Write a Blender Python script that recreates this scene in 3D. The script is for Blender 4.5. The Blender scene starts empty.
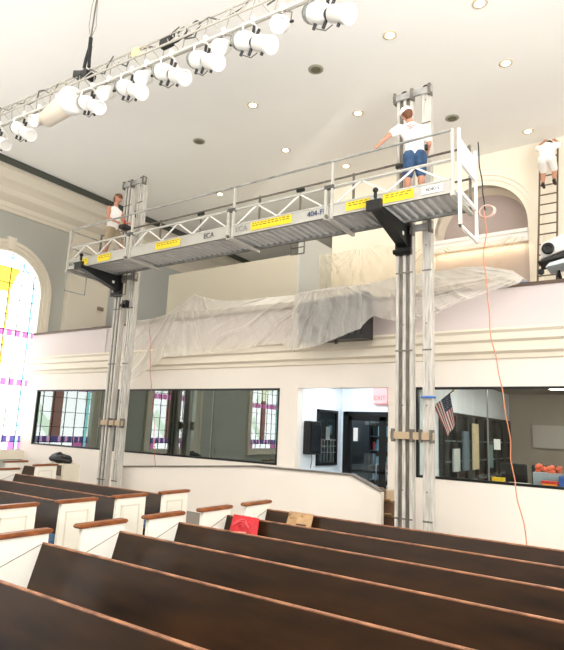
import bpy, bmesh, math, random
from mathutils import Vector, Matrix, noise
R = random.Random(7)
S = bpy.context.scene
COL = S.collection
PI = math.pi

# ------------------------------------------------------------------ camera
cd = bpy.data.cameras.new('camera'); cam = bpy.data.objects.new('camera', cd); COL.objects.link(cam)
cam.matrix_world = Matrix(((0.82360, 0.06830, 0.56305, 0), (0.56559, -0.17305, -0.80633, 0),
                           (0.04236, 0.98254, -0.18115, 1.95), (0, 0, 0, 1)))
cd.sensor_fit = 'HORIZONTAL'; cd.sensor_width = 36; cd.lens = 568.79 / 564 * 36; cd.clip_end = 200
S.camera = cam
# ------------------------------------------------------------------ light
S.view_settings.view_transform = 'Standard'; S.view_settings.look = 'None'
S.view_settings.gamma = 1; S.view_settings.exposure = 0.82; S.view_settings.use_curve_mapping = False
w = bpy.data.worlds.new('world'); S.world = w; w.use_nodes = True
w.node_tree.nodes['Background'].inputs[0].default_value = (1.0, 0.97, 0.94, 1)
w.node_tree.nodes['Background'].inputs[1].default_value = .95
def area(name, loc, target, sx, sy, power, col=(1, .965, .92), spread=180):
    l = bpy.data.lights.new(name, 'AREA'); l.shape = 'RECTANGLE'; l.size = sx; l.size_y = sy
    l.energy = power; l.color = col; l.spread = math.radians(spread)
    o = bpy.data.objects.new(name, l); COL.objects.link(o); o.location = loc
    o.rotation_euler = (Vector(target) - Vector(loc)).to_track_quat('-Z', 'Y').to_euler()
    return o
area('front_fill', (-4, -6, 8.6), (-8, 11, 3.0), 14, 2.2, 250)  # added fill from behind the camera for the balcony wall, no real fixture
area('low_fill', (8.5, 2, 2.6), (-8, 11, 1.0), 9, 3.5, 420)  # added low fill from the right, brightens the lower front wall
area('ceiling_fill', (5, -2.5, .8), (1.5, 1.5, 9.85), 7, 9, 1750, (1, .99, .985), 95)  # added unseen lamp aimed upward to brighten the ceiling
area('side_ceiling_fill', (-14.6, -8, .8), (-12.5, -4, 9.85), 5, 7, 1100, (1, .99, .985), 95)  # second added upward fill, out of view at the left
area('balcony_light', (-10, 12.8, 9.6), (-9, 14.4, 5), 9, 1.0, 80, (1, .92, .80))
area('sill_glow', (-4.2, 15.3, 7.08), (-4.2, 15.3, 5), 2.4, .08, 7, (1, .8, .5))
area('balcony_light', (-3.4, 13.6, 9.6), (-3.4, 15.3, 6), 4, .6, 8, (1, .9, .75))

# ------------------------------------------------------------------ materials
def srgb(r, g, b):
    f = lambda c: (c / 255 / 12.92) if c / 255 <= .04045 else ((c / 255 + .055) / 1.055) ** 2.4
    return (f(r), f(g), f(b), 1)
MATS = {}
def mat(name, c, rough=.6, metal=0, var=0.0, scale=6, emit=0, spec=None, stretch=None, c2=None, bump=0):
    if name in MATS: return MATS[name]
    m = bpy.data.materials.new(name); m.use_nodes = True; n = m.node_tree; b = n.nodes['Principled BSDF']
    b.inputs['Base Color'].default_value = srgb(*c); b.inputs['Roughness'].default_value = rough
    b.inputs['Metallic'].default_value = metal
    if spec is not None: b.inputs['Specular IOR Level'].default_value = spec
    if emit:
        b.inputs['Emission Color'].default_value = srgb(*c); b.inputs['Emission Strength'].default_value = emit
    if var or c2 or bump:
        tc = n.nodes.new('ShaderNodeTexCoord'); mp = n.nodes.new('ShaderNodeMapping')
        if stretch: mp.inputs['Scale'].default_value = stretch
        nz = n.nodes.new('ShaderNodeTexNoise'); nz.inputs['Scale'].default_value = scale; nz.inputs['Detail'].default_value = 6
        n.links.new(tc.outputs['Object'], mp.inputs[0]); n.links.new(mp.outputs[0], nz.inputs['Vector'])
        if var or c2:
            cr = n.nodes.new('ShaderNodeValToRGB'); a = srgb(*c)
            d = srgb(*c2) if c2 else tuple(v * (1 - var) for v in a[:3]) + (1,)
            cr.color_ramp.elements[0].position = .3; cr.color_ramp.elements[1].position = .7
            cr.color_ramp.elements[0].color = d; cr.color_ramp.elements[1].color = a
            n.links.new(nz.outputs[0], cr.inputs[0]); n.links.new(cr.outputs[0], b.inputs['Base Color'])
        if bump:
            bp = n.nodes.new('ShaderNodeBump'); bp.inputs['Strength'].default_value = bump; bp.inputs['Distance'].default_value = .01
            n.links.new(nz.outputs[0], bp.inputs['Height']); n.links.new(bp.outputs[0], b.inputs['Normal'])
    MATS[name] = m; return m
ceil_m = mat('ceiling_plaster', (242, 240, 234), .9, var=.03, scale=.6)
wall_m = mat('cream_wall_paint', (245, 237, 226), .7, var=.03, scale=.8)
lav_m = mat('lavender_white_paint', (218, 207, 206), .7, var=.03, scale=.8)
trim_m = mat('cream_trim_paint', (243, 234, 216), .5)
grey_m = mat('grey_wall_paint', (196, 197, 188), .75, var=.05, scale=.7)
bluegrey_m = mat('blue_grey_wall_paint', (208, 210, 206), .75, var=.04, scale=.7)
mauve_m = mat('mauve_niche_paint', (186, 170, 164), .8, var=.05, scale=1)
beam_m = mat('dark_beam', (72, 76, 68), .6)
floor_m = mat('tan_carpet', (140, 132, 124), .95, var=.2, scale=40)
white_m = mat('white_enamel', (244, 242, 236), .45)
pewwhite_m = mat('pew_white_paint', (247, 242, 228), .45, var=.02, scale=2)
cap_m = mat('oak_cap', (158, 92, 44), .35, c2=(96, 50, 24), scale=9, stretch=(6, 1, 6))
pew_m = mat('dark_walnut', (60, 38, 20), .32, c2=(31, 20, 11), scale=2.5, stretch=(.6, 3, 3), spec=.30)
edge_m = mat('tan_walnut_edge', (178, 122, 84), .4, c2=(104, 62, 40), scale=8)  # orange-tan trim along the pew tops
cushion_m = mat('blue_cushion', (70, 98, 130), .9)
alu_m = mat('aluminium', (196, 196, 192), .35, .55, c2=(150, 150, 148), scale=5)
aludk_m = mat('dark_aluminium', (140, 135, 126), .45, .4, c2=(96, 90, 82), scale=7, stretch=(4, 4, .6))
mast_m = mat('mast_aluminium', (224, 221, 214), .5, .15, c2=(176, 171, 162), scale=6, stretch=(6, 6, .5))
deck_m = mat('aluminium_deck', (206, 207, 206), .45, .2, var=.12, scale=4)
blacksteel_m = mat('black_steel', (26, 27, 27), .4, .2)
black_m = mat('black_plastic', (18, 18, 20), .4)
yellow_m = mat('yellow_label', (250, 222, 40), .5)
ink_m = mat('dark_print', (52, 56, 60), .6)
inkblue_m = mat('blue_print', (40, 60, 110), .6)
skin_m = mat('skin', (192, 138, 112), .55)
hair_m = mat('brown_hair', (104, 64, 36), .7)
wcloth_m = mat('white_cotton', (246, 244, 240), .85, bump=.5, scale=8)
khaki_m = mat('khaki_cotton', (158, 142, 116), .85, bump=.4, scale=9)
denim_m = mat('blue_denim', (66, 98, 134), .85, c2=(40, 64, 98), scale=10)
shoe_m = mat('dark_shoe', (40, 36, 34), .6)
red_m = mat('red_fabric', (214, 34, 44), .6, c2=(170, 18, 30), scale=12)
orange_m = mat('orange_cord', (214, 140, 104), .6)
wood_m = mat('ladder_wood', (104, 88, 66), .5)
brown_m = mat('brown_rail', (92, 72, 58), .5)
cardboard_m = mat('cardboard', (186, 150, 108), .8)
frame_m = mat('black_frame', (14, 15, 15), .4)
lens_m = mat('grey_lens', (140, 144, 138), .2, .3)
lamp_m = mat('glowing_lamp', (255, 240, 200), .5, emit=6)
dim_m = mat('warm_lamp', (250, 220, 120), .5, emit=.6)
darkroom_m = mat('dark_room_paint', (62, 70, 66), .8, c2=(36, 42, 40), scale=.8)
lightroom_m = mat('white_lobby_paint', (232, 240, 244), .7)
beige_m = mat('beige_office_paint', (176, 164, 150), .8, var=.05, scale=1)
panel_m = mat('fluorescent_panel', (238, 246, 255), .5, emit=12.0)
darkcase_m = mat('dark_bookcase', (22, 26, 30), .4)
lead_m = mat('window_lead', (48, 50, 54), .5)
tape_m = mat('blue_tape', (70, 120, 200), .6)

def glass_mat(name, refl, tint=(.8, .9, .86, 1), op=.0):
    m = bpy.data.materials.new(name); m.use_nodes = True; n = m.node_tree; n.nodes.clear()
    out = n.nodes.new('ShaderNodeOutputMaterial'); mix = n.nodes.new('ShaderNodeMixShader')
    t = n.nodes.new('ShaderNodeBsdfTransparent'); t.inputs[0].default_value = tint
    g = n.nodes.new('ShaderNodeBsdfGlossy'); g.inputs['Roughness'].default_value = .01
    g.inputs[0].default_value = (.88, .97, .92, 1)
    mix.inputs[0].default_value = refl
    n.links.new(t.outputs[0], mix.inputs[1]); n.links.new(g.outputs[0], mix.inputs[2]); n.links.new(mix.outputs[0], out.inputs[0])
    MATS[name] = m; return m
tint_glass = glass_mat('tinted_glass', .23, (.55, .66, .60, 1))
clear_glass = glass_mat('clear_glass', .09, (.86, .92, .90, 1))

def plastic_mat(name, col, alpha, warm=.35):
    m = bpy.data.materials.new(name); m.use_nodes = True; n = m.node_tree; n.nodes.clear()
    out = n.nodes.new('ShaderNodeOutputMaterial')
    t = n.nodes.new('ShaderNodeBsdfTransparent'); t.inputs[0].default_value = (1, .99, .96, 1)
    tr = n.nodes.new('ShaderNodeBsdfTranslucent'); tr.inputs[0].default_value = srgb(*col)
    d = n.nodes.new('ShaderNodeBsdfDiffuse'); d.inputs[0].default_value = srgb(*col)
    g = n.nodes.new('ShaderNodeBsdfGlossy'); g.inputs['Roughness'].default_value = .22
    a = n.nodes.new('ShaderNodeMixShader'); a.inputs[0].default_value = warm
    b = n.nodes.new('ShaderNodeMixShader'); b.inputs[0].default_value = .14
    c = n.nodes.new('ShaderNodeMixShader')
    # thicker milky streaks along the creases of the film
    tc = n.nodes.new('ShaderNodeTexCoord'); mp = n.nodes.new('ShaderNodeMapping'); mp.inputs['Scale'].default_value = (1.6, .5, .35)
    nz = n.nodes.new('ShaderNodeTexNoise'); nz.inputs['Scale'].default_value = 3; nz.inputs['Detail'].default_value = 8
    mr = n.nodes.new('ShaderNodeMapRange'); mr.inputs[1].default_value = .3; mr.inputs[2].default_value = .7
    mr.inputs[3].default_value = alpha - .04; mr.inputs[4].default_value = alpha + .04
    n.links.new(tc.outputs['Object'], mp.inputs[0]); n.links.new(mp.outputs[0], nz.inputs['Vector']); n.links.new(nz.outputs[0], mr.inputs[0])
    bp = n.nodes.new('ShaderNodeBump'); bp.inputs['Strength'].default_value = .12; bp.inputs['Distance'].default_value = .04
    n.links.new(nz.outputs[0], bp.inputs['Height'])
    for s in (d, g): n.links.new(bp.outputs[0], s.inputs['Normal'])
    n.links.new(d.outputs[0], a.inputs[1]); n.links.new(tr.outputs[0], a.inputs[2])
    n.links.new(a.outputs[0], b.inputs[1]); n.links.new(g.outputs[0], b.inputs[2])
    lw = n.nodes.new('ShaderNodeLayerWeight'); lw.inputs[0].default_value = .5
    ad = n.nodes.new('ShaderNodeMath'); ad.operation = 'MULTIPLY_ADD'; ad.use_clamp = True; ad.inputs[1].default_value = .6
    n.links.new(lw.outputs['Facing'], ad.inputs[0]); n.links.new(mr.outputs[0], ad.inputs[2])
    n.links.new(ad.outputs[0], c.inputs[0]); n.links.new(t.outputs[0], c.inputs[1]); n.links.new(b.outputs[0], c.inputs[2])
    n.links.new(c.outputs[0], out.inputs[0]); MATS[name] = m; return m
film_m = plastic_mat('plastic_film', (255, 251, 243), .33, .35)
film2_m = plastic_mat('thin_plastic_film', (250, 238, 214), .16, .45)

# ------------------------------------------------------------------ mesh helpers
class MB:
    def __init__(s): s.v = []; s.f = []; s.m = []; s.sm = []
    def add(s, vs, fs, mi=0, smooth=False):
        o = len(s.v); s.v += [tuple(v) for v in vs]; s.f += [tuple(i + o for i in f) for f in fs]
        s.m += [mi] * len(fs); s.sm += [smooth] * len(fs); return s
    def box(s, a, b, mi=0):
        x0, y0, z0 = a; x1, y1, z1 = b
        v = [(x, y, z) for z in (z0, z1) for y in (y0, y1) for x in (x0, x1)]
        return s.add(v, [(0, 2, 3, 1), (4, 5, 7, 6), (0, 1, 5, 4), (2, 6, 7, 3), (0, 4, 6, 2), (1, 3, 7, 5)], mi)
    def hull(s, pts, mi=0):  # 8 points, same order as box
        return s.add(pts, [(0, 2, 3, 1), (4, 5, 7, 6), (0, 1, 5, 4), (2, 6, 7, 3), (0, 4, 6, 2), (1, 3, 7, 5)], mi)
    def bar(s, p, q, wx, wz, up=(0, 0, 1), mi=0):  # rectangular bar p->q
        p = Vector(p); q = Vector(q); d = (q - p).normalized(); u = Vector(up)
        if abs(d.dot(u)) > .98: u = Vector((0, 1, 0))
        a = d.cross(u).normalized(); b = a.cross(d)
        v = [e + a * (i * wx / 2) + b * (j * wz / 2) for e in (p, q) for j in (-1, 1) for i in (-1, 1)]
        return s.add(v, [(0, 2, 3, 1), (4, 5, 7, 6), (0, 1, 5, 4), (2, 6, 7, 3), (0, 4, 6, 2), (1, 3, 7, 5)], mi)
    def cyl(s, p, q, r0, r1=None, seg=12, mi=0, caps=True):
        r1 = r0 if r1 is None else r1
        p = Vector(p); q = Vector(q); d = (q - p).normalized(); u = Vector((0, 0, 1)) if abs(d.z) < .95 else Vector((0, 1, 0))
        a = d.cross(u).normalized(); b = a.cross(d); v = []
        for c, r in ((p, r0), (q, r1)):
            for k in range(seg):
                t = 2 * PI * k / seg; v.append(c + a * (r * math.cos(t)) + b * (r * math.sin(t)))
        s.add(v, [(k, (k + 1) % seg, seg + (k + 1) % seg, seg + k) for k in range(seg)], mi, True)
        if caps: s.add(v, [tuple(range(seg))[::-1], tuple(range(seg, 2 * seg))], mi)
        return s
    def tube(s, pts, r, seg=8, mi=0):
        pts = [Vector(p) for p in pts]; n = len(pts); v = []; pa = None
        for i, p in enumerate(pts):
            d = (pts[min(i + 1, n - 1)] - pts[max(i - 1, 0)]).normalized()
            if pa is None:
                u = Vector((0, 0, 1)) if abs(d.z) < .9 else Vector((0, 1, 0)); pa = d.cross(u).normalized()
            pa = (pa - d * pa.dot(d)).normalized(); b = pa.cross(d)
            rr = r[i] if isinstance(r, (list, tuple)) else r
            for k in range(seg):
                t = 2 * PI * k / seg; v.append(p + pa * (rr * math.cos(t)) + b * (rr * math.sin(t)))
        f = [(i * seg + k, i * seg + (k + 1) % seg, (i + 1) * seg + (k + 1) % seg, (i + 1) * seg + k) for i in range(n - 1) for k in range(seg)]
        s.add(v, f, mi, True)
        return s.add(v, [tuple(range(seg))[::-1], tuple(range((n - 1) * seg, n * seg))], mi)
    def lathe(s, c, axis, prof, seg=20, mi=0):  # prof: (distance along axis, radius)
        c = Vector(c); d = Vector(axis).normalized(); u = Vector((0, 0, 1)) if abs(d.z) < .95 else Vector((0, 1, 0))
        a = d.cross(u).normalized(); b = a.cross(d); v = []
        for h, r in prof:
            for k in range(seg):
                t = 2 * PI * k / seg; v.append(c + d * h + a * (r * math.cos(t)) + b * (r * math.sin(t)))
        n = len(prof)
        s.add(v, [(i * seg + k, i * seg + (k + 1) % seg, (i + 1) * seg + (k + 1) % seg, (i + 1) * seg + k) for i in range(n - 1) for k in range(seg)], mi, True)
        return s.add(v, [tuple(range(seg))[::-1], tuple(range((n - 1) * seg, n * seg))], mi)
    def prism(s, poly, axis, a, b, mi=0):  # poly in the two other axes
        def P(t, p, q): return (t, p, q) if axis == 'x' else (p, t, q) if axis == 'y' else (p, q, t)
        n = len(poly); v = [P(a, *p) for p in poly] + [P(b, *p) for p in poly]
        return s.add(v, [tuple(range(n))[::-1], tuple(range(n, 2 * n))] + [(k, (k + 1) % n, n + (k + 1) % n, n + k) for k in range(n)], mi)
    def grid(s, fn, nu, nv, mi=0, smooth=True):
        v = [fn(i / nu, j / nv) for j in range(nv + 1) for i in range(nu + 1)]
        f = [(j * (nu + 1) + i, j * (nu + 1) + i + 1, (j + 1) * (nu + 1) + i + 1, (j + 1) * (nu + 1) + i) for j in range(nv) for i in range(nu)]
        return s.add(v, f, mi if not callable(mi) else 0, smooth)
    def build(s, name, m, parent=None, bevel=0, fix=True):
        me = bpy.data.meshes.new(name); me.from_pydata(s.v, [], s.f)
        for x in (m if isinstance(m, (list, tuple)) else [m]): me.materials.append(x)
        for p, mi, sm in zip(me.polygons, s.m, s.sm): p.material_index = mi; p.use_smooth = sm
        if fix:
            bm = bmesh.new(); bm.from_mesh(me); bmesh.ops.recalc_face_normals(bm, faces=bm.faces)
            bm.to_mesh(me); bm.free()
        o = bpy.data.objects.new(name, me); COL.objects.link(o)
        if parent:
            o.parent = parent; me.transform(Matrix.Translation(-parent.location)) if parent.type == 'EMPTY' else me.transform(parent_off(parent))
        else:
            pts = [Vector(v) for v in s.v]
            c = Vector(((min(p.x for p in pts) + max(p.x for p in pts)) / 2, (min(p.y for p in pts) + max(p.y for p in pts)) / 2, min(p.z for p in pts)))
            me.transform(Matrix.Translation(-c)); o.location = c
        if bevel:
            b = o.modifiers.new('bevel', 'BEVEL'); b.width = bevel; b.segments = 2; b.limit_method = 'ANGLE'
        return o
def parent_off(p):
    t = Vector((0, 0, 0)); q = p
    while q: t += q.location; q = q.parent
    return Matrix.Translation(-t)
def tag(o, label, cat, group=None, kind=None):
    if label: o['label'] = label
    if cat: o['category'] = cat
    if group: o['group'] = group
    if kind: o['kind'] = kind
    return o
def thing(name, loc, label, cat, group=None):
    o = bpy.data.objects.new(name, None); COL.objects.link(o); o.location = loc; o.empty_display_size = .1
    return tag(o, label, cat, group)
def st(o, label=None):
    o['kind'] = 'structure'
    if label: o['label'] = label
    return o
def copy_tree(o, parent=None):
    c = o.copy(); COL.objects.link(c)
    if parent: c.parent = parent
    for ch in list(o.children): copy_tree(ch, c)
    return c
def text(name, s, size, loc, rot, m, parent, ext=.002):
    cu = bpy.data.curves.new(name, 'FONT'); cu.body = s; cu.size = size; cu.extrude = ext; cu.align_x = 'CENTER'; cu.align_y = 'CENTER'
    t = bpy.data.objects.new(name, cu); COL.objects.link(t)
    me = bpy.data.meshes.new_from_object(t.evaluated_get(bpy.context.evaluated_depsgraph_get()))
    bpy.data.objects.remove(t); me.materials.clear(); me.materials.append(m)
    o = bpy.data.objects.new(name, me); COL.objects.link(o)
    me.transform(Matrix.Translation(Vector(loc)) @ Matrix(rot).to_4x4())
    if parent: o.parent = parent; me.transform(parent_off(parent))
    return o
FACE_CAM = ((1, 0, 0), (0, 0, -1), (0, 1, 0))   # text standing up, read from -Y

# ------------------------------------------------------------------ structure
XL, XR, YB, ZC, YF, YD = -18.0, 9.0, -13.0, 9.85, 11.0, 15.4
m = MB().box((XL - .3, YB, -.2), (XR, 22, 0)); st(m.build('floor', floor_m))
m = MB().box((XL - .3, YB, ZC), (XR, 22, ZC + .2)); st(m.build('ceiling', ceil_m))
st(MB().box((XL - .3, YB - .2, 0), (XR, YB, ZC)).build('wall_rear', mat('taupe_rear_wall', (128, 120, 108), .8)))
# left wall with arched openings
WINS = [9.72, 4.2, -2.6, -8.2]; WR = 1.36; ZS, ZB = 6.12, .95
m = MB(); ys = [YB] ; edges = []
def wall_x(mb, ys0, ys1, x, openings, z1):
    cur = ys0
    for yc in sorted(openings):
        mb.box((x - .3, cur, 0), (x, yc - WR, z1)); cur = yc + WR
        mb.box((x - .3, yc - WR, 0), (x, yc + WR, ZB))
        n = 20
        for k in range(n):
            a0, a1 = PI - PI * k / n, PI - PI * (k + 1) / n
            y0, y1 = yc + WR * math.cos(a0), yc + WR * math.cos(a1)
            h0, h1 = ZS + WR * math.sin(a0), ZS + WR * math.sin(a1)
            mb.hull([(x - .3, y0, h0), (x, y0, h0), (x - .3, y1, h1), (x, y1, h1), (x - .3, y0, z1), (x, y0, z1), (x - .3, y1, z1), (x, y1, z1)])
    mb.box((x - .3, cur, 0), (x, ys1, z1))
wall_x(m, YB, YF + 1.0, XL, WINS, ZC); st(m.build('wall_left', grey_m))
st(MB().box((XL - .3, YF + 1.0, 0), (XL, 22, ZC)).build('wall_left', bluegrey_m))
# cornice along the left wall
prof = [(-18, 8.72), (-17.93, 8.72), (-17.9, 8.82), (-17.86, 8.86), (-17.84, 9.0), (-17.62, 9.12), (-17.55, 9.16), (-17.53, 9.36), (-17.4, 9.46),
        (-17.2, 9.52), (-17.17, 9.62), (-17.05, 9.72), (-17.0, 9.74), (-16.98, 9.85), (-18, 9.85)]
v = [(x, y, z) for y in (YB, 21.4) for x, z in prof]; n = len(prof)
m = MB(); m.add(v, [(k, (k + 1) % n, n + (k + 1) % n, n + k) for k in range(n)] + [tuple(range(n))[::-1], tuple(range(n, 2 * n))])
st(m.build('trim_cornice', trim_m))
m = MB().box((-16.75, YB, 9.77), (-16.42, 21.4, 9.85)); tag(m.build('ceiling_track', beam_m), 'long dark straight track running along the ceiling beside the left cornice', 'track')

# stained glass window: emissive panes (daylight behind), shared by every opening
def em(name, c, s):
    return mat(name, c, .3, emit=s)
GL = [em('white_pane', (244, 244, 248), 2.3), em('cyan_pane', (150, 222, 232), 1.3), em('magenta_pane', (226, 120, 190), .75), em('yellow_pane', (250, 214, 80), 1.0),
      em('pink_pane', (236, 180, 215), 1.0), em('pale_green_pane', (222, 238, 220), 1.8), em('violet_pane', (96, 84, 160), .7), em('amber_pane', (164, 120, 110), .7)]
def wpane(dy, z):
    r = math.hypot(dy, max(0, z - ZS)); dy -= .1; a = abs(dy)
    if r > 1.31: return 4 if int(z * 7) % 3 else 2
    if 1.12 < r < 1.24: return 1
    for zz in (1.30, 3.15, 4.75):
        if abs(z - zz) < .10: return (2 if zz > 2 else 6) if int((a + 5) * 11) % 3 else 4
    if z < 1.15: return 2 if a > .8 else 0
    if z > 6.1 and z < 6.95 and a < .13 + (z - 6.1) * .42: return 3
    if .14 < a < .24 and z < 6.3: return 3 if z > 3.4 else 7
    if a <= .14 and z < 6.3: return 5 if z > 3.4 else 7
    return 5 if noise.noise((dy * 2, z * 1.3, 3)) > .24 else 0
def make_window(yc, label):
    o = thing('window_%d' % (WINS.index(yc) + 1), (XL, yc, 0), label, None); o['kind'] = 'structure'
    m = MB(); cw = .056; ny = 50
    for i in range(ny):
        for j in range(122):
            y0 = -WR + i * cw; z0 = ZB + j * cw; dy = y0 + cw / 2; zz = z0 + cw / 2
            if zz > ZS and math.hypot(dy, zz - ZS) > WR + .02: continue
            m.add([(XL - .16, yc + y0, z0), (XL - .16, yc + y0 + cw, z0), (XL - .16, yc + y0 + cw, z0 + cw), (XL - .16, yc + y0, z0 + cw)], [(0, 1, 2, 3)], wpane(dy, zz))
    m.build('stained_glass_pane', GL, o, fix=False)
    m = MB()
    for dy in (-1.1, -.67, -.24, .24, .67, 1.1):
        h = ZS + math.sqrt(max(0, WR * WR - dy * dy)); m.box((XL - .17, yc + dy - .009, ZB), (XL - .13, yc + dy + .009, h))
    z = ZB + .25
    while z < ZS + 1.0:
        hw = WR if z < ZS else math.sqrt(WR * WR - (z - ZS) ** 2)
        m.box((XL - .17, yc - hw, z - .009), (XL - .13, yc + hw, z + .009)); z += .52
    m.build('lead_bars', lead_m, o)
    # arched frame with steps and keystone
    m = MB()
    def arch(r0, r1, x0, x1):
        pts = [(yc + r1, ZB - .02)] + [(yc + r1 * math.cos(PI * k / 32), ZS + r1 * math.sin(PI * k / 32)) for k in range(33)] + [(yc - r1, ZB - .02)]
        pin = [(yc + r0, ZB - .02)] + [(yc + r0 * math.cos(PI * k / 32), ZS + r0 * math.sin(PI * k / 32)) for k in range(33)] + [(yc - r0, ZB - .02)]
        for k in range(len(pts) - 1):
            a, b, c, d = pin[k], pts[k], pin[k + 1], pts[k + 1]
            m.hull([(x0, *a), (x1, *a), (x0, *b), (x1, *b), (x0, *c), (x1, *c), (x0, *d), (x1, *d)])
    arch(WR - .06, WR + .06, XL - .2, XL + .04); arch(WR + .06, WR + .18, XL, XL + .07); arch(WR + .18, WR + .30, XL, XL + .12)
    m.box((XL - .2, yc - WR - .30, ZB - .3), (XL + .16, yc + WR + .30, ZB - .02))
    m.hull([(XL, yc - .12, ZS + WR + .02), (XL + .14, yc - .12, ZS + WR + .02), (XL, yc + .12, ZS + WR + .02), (XL + .14, yc + .12, ZS + WR + .02),
            (XL, yc - .15, ZS + WR + .40), (XL + .14, yc - .15, ZS + WR + .40), (XL, yc + .15, ZS + WR + .40), (XL + .14, yc + .15, ZS + WR + .40)])
    m.build('window_frame', trim_m, o)
for yc, l in zip(WINS, ('nearest the balcony', 'second from the balcony', 'third from the balcony', 'farthest from the balcony')): make_window(yc, 'tall arched stained glass window on the left wall, ' + l)

# front wall below the balcony, with openings
ZW0, ZW1 = 1.15, 2.91
m = MB()
def fw(x0, x1, z0, z1, y0=YF, y1=YF + .2): m.box((x0, y0, z0), (x1, y1, z1))
fw(XL, XR, ZW1, 3.45); fw(XL, -17.45, 0, ZW1); fw(-17.45, -7.66, 0, ZW0); fw(-7.66, -7.16, 0, ZW1)
fw(-4.92, -4.32, 0, ZW1); fw(-4.32, 3.0, 0, ZW0); fw(3.0, XR, 0, ZW1)
st(m.build('wall_front', wall_m))
# balcony front: cornice mouldings, parapet, pilaster strips, cap
cor = [(YF, 3.42), (YF - .05, 3.44), (YF - .06, 3.52), (YF - .16, 3.56), (YF - .17, 3.72), (YF - .24, 3.76), (YF - .25, 3.88), (YF - .30, 3.93), (YF - .30, 3.97), (YF, 3.99), (YF + .2, 3.99), (YF + .2, 3.42)]
st(MB().prism(cor, 'x', XL, XR).build('trim_balcony', trim_m))
m = MB().box((XL, YF, 3.97), (XR, YF + .2, 4.78))
for x in (-14.4, -9.6, -5.0, -.2): m.box((x, YF - .035, 3.97), (x + .26, YF, 4.76))
st(m.build('wall_balcony', lav_m))
m = MB().box((XL, YF - .04, 4.78), (XR, YF + .26, 4.84)); st(m.build('trim_parapet_cap', brown_m))
# balcony floor and tiers
m = MB().box((XL, YF + .2, 3.8), (XR, 13.0, 4.0)); m.box((XL, 13.0, 3.8), (XR, 13.9, 4.8)); m.box((XL, 13.9, 3.8), (XR, YD, 5.55))
st(m.build('floor_balcony', floor_m))
# far walls above the balcony
AX, AR = -4.2, 1.27; AZ = 7.66
m = MB(); m.box((-8.9, YD, 5.5), (AX - AR, YD + .2, ZC)); m.box((AX + AR, YD, 5.5), (XR, YD + .2, ZC));
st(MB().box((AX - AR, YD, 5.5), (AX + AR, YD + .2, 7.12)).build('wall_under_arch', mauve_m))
for k in range(24):
    a0, a1 = PI - PI * k / 24, PI - PI * (k + 1) / 24
    x0, x1, h0, h1 = AX + AR * math.cos(a0), AX + AR * math.cos(a1), AZ + AR * math.sin(a0), AZ + AR * math.sin(a1)
    m.hull([(x0, YD, h0), (x1, YD, h1), (x0, YD + .2, h0), (x1, YD + .2, h1), (x0, YD, ZC), (x1, YD, ZC), (x0, YD + .2, ZC), (x1, YD + .2, ZC)])
st(m.build('wall_back', trim_m))
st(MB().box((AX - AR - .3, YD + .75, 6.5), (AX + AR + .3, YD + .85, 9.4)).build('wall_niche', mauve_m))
m = MB()
for k in range(24):
    a0, a1 = PI - PI * k / 24, PI - PI * (k + 1) / 24; r0, r1 = AR, AR + .05
    P = lambda r, a, y: (AX + r * math.cos(a), y, AZ + r * math.sin(a))
    m.hull([P(r0, a0, YD), P(r0, a1, YD), P(r0, a0, YD + .8), P(r0, a1, YD + .8), P(r1, a0, YD), P(r1, a1, YD), P(r1, a0, YD + .8), P(r1, a1, YD + .8)])
    for ra, rb, d in ((AR, AR + .14, .05), (AR + .14, AR + .26, .09), (AR + .26, AR + .36, .13)):
        m.hull([P(ra, a0, YD - d), P(ra, a1, YD - d), P(ra, a0, YD), P(ra, a1, YD), P(rb, a0, YD - d), P(rb, a1, YD - d), P(rb, a0, YD), P(rb, a1, YD)])
for s_ in (-1, 1):
    for ra, rb, d in ((AR, AR + .14, .05), (AR + .14, AR + .26, .09), (AR + .26, AR + .36, .13)):
        xs = sorted((AX + s_ * ra, AX + s_ * rb)); m.box((xs[0], YD - d, 5.55), (xs[1], YD, AZ))
m.box((AX - AR, YD + .0, 7.12), (AX - AR + .01, YD + .8, AZ)); m.box((AX + AR - .01, YD, 7.12), (AX + AR, YD + .8, AZ))
st(m.build('trim_arch', trim_m))
m = MB().box((AX - AR, YD - .10, 7.12), (AX + AR, YD + .6, 7.42)); m.box((AX - AR, YD - .14, 7.36), (AX + AR, YD + .6, 7.46)); st(m.build('trim_sill', white_m))
# organ chamber block standing on the balcony, left of the arch
m = MB().box((-14.33, 13.5, 4.0), (-8.95, YD + .3, 7.1)); st(m.build('wall_chamber', mat('pale_grey_wall_paint', (212, 204, 184), .75, var=.04, scale=.6)))
m = MB().box((-8.95, 13.5, 4.0), (-8.9, YD + .1, 7.8)); st(m.build('wall_chamber_side', bluegrey_m))
st(MB().box((XL, 21.4, 3.8), (-8.9, 21.6, ZC)).build('wall_back', grey_m))
st(MB().box((-8.9, YD + .2, 3.8), (-8.8, 21.4, ZC)).build('wall_inner', grey_m))
m = MB().box((XL, 11.95, 4.0), (XL + .22, 13.7, 8.7)); st(m.build('trim_pilaster', trim_m))
tag(MB().box((XL + .22, 13.25, 6.1), (XL + .27, 13.5, 6.22)).build('wall_plate', mat('tan_plate', (150, 132, 110), .6)), 'small tan plate on the cream pilaster behind the platform end', 'plate')
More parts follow.
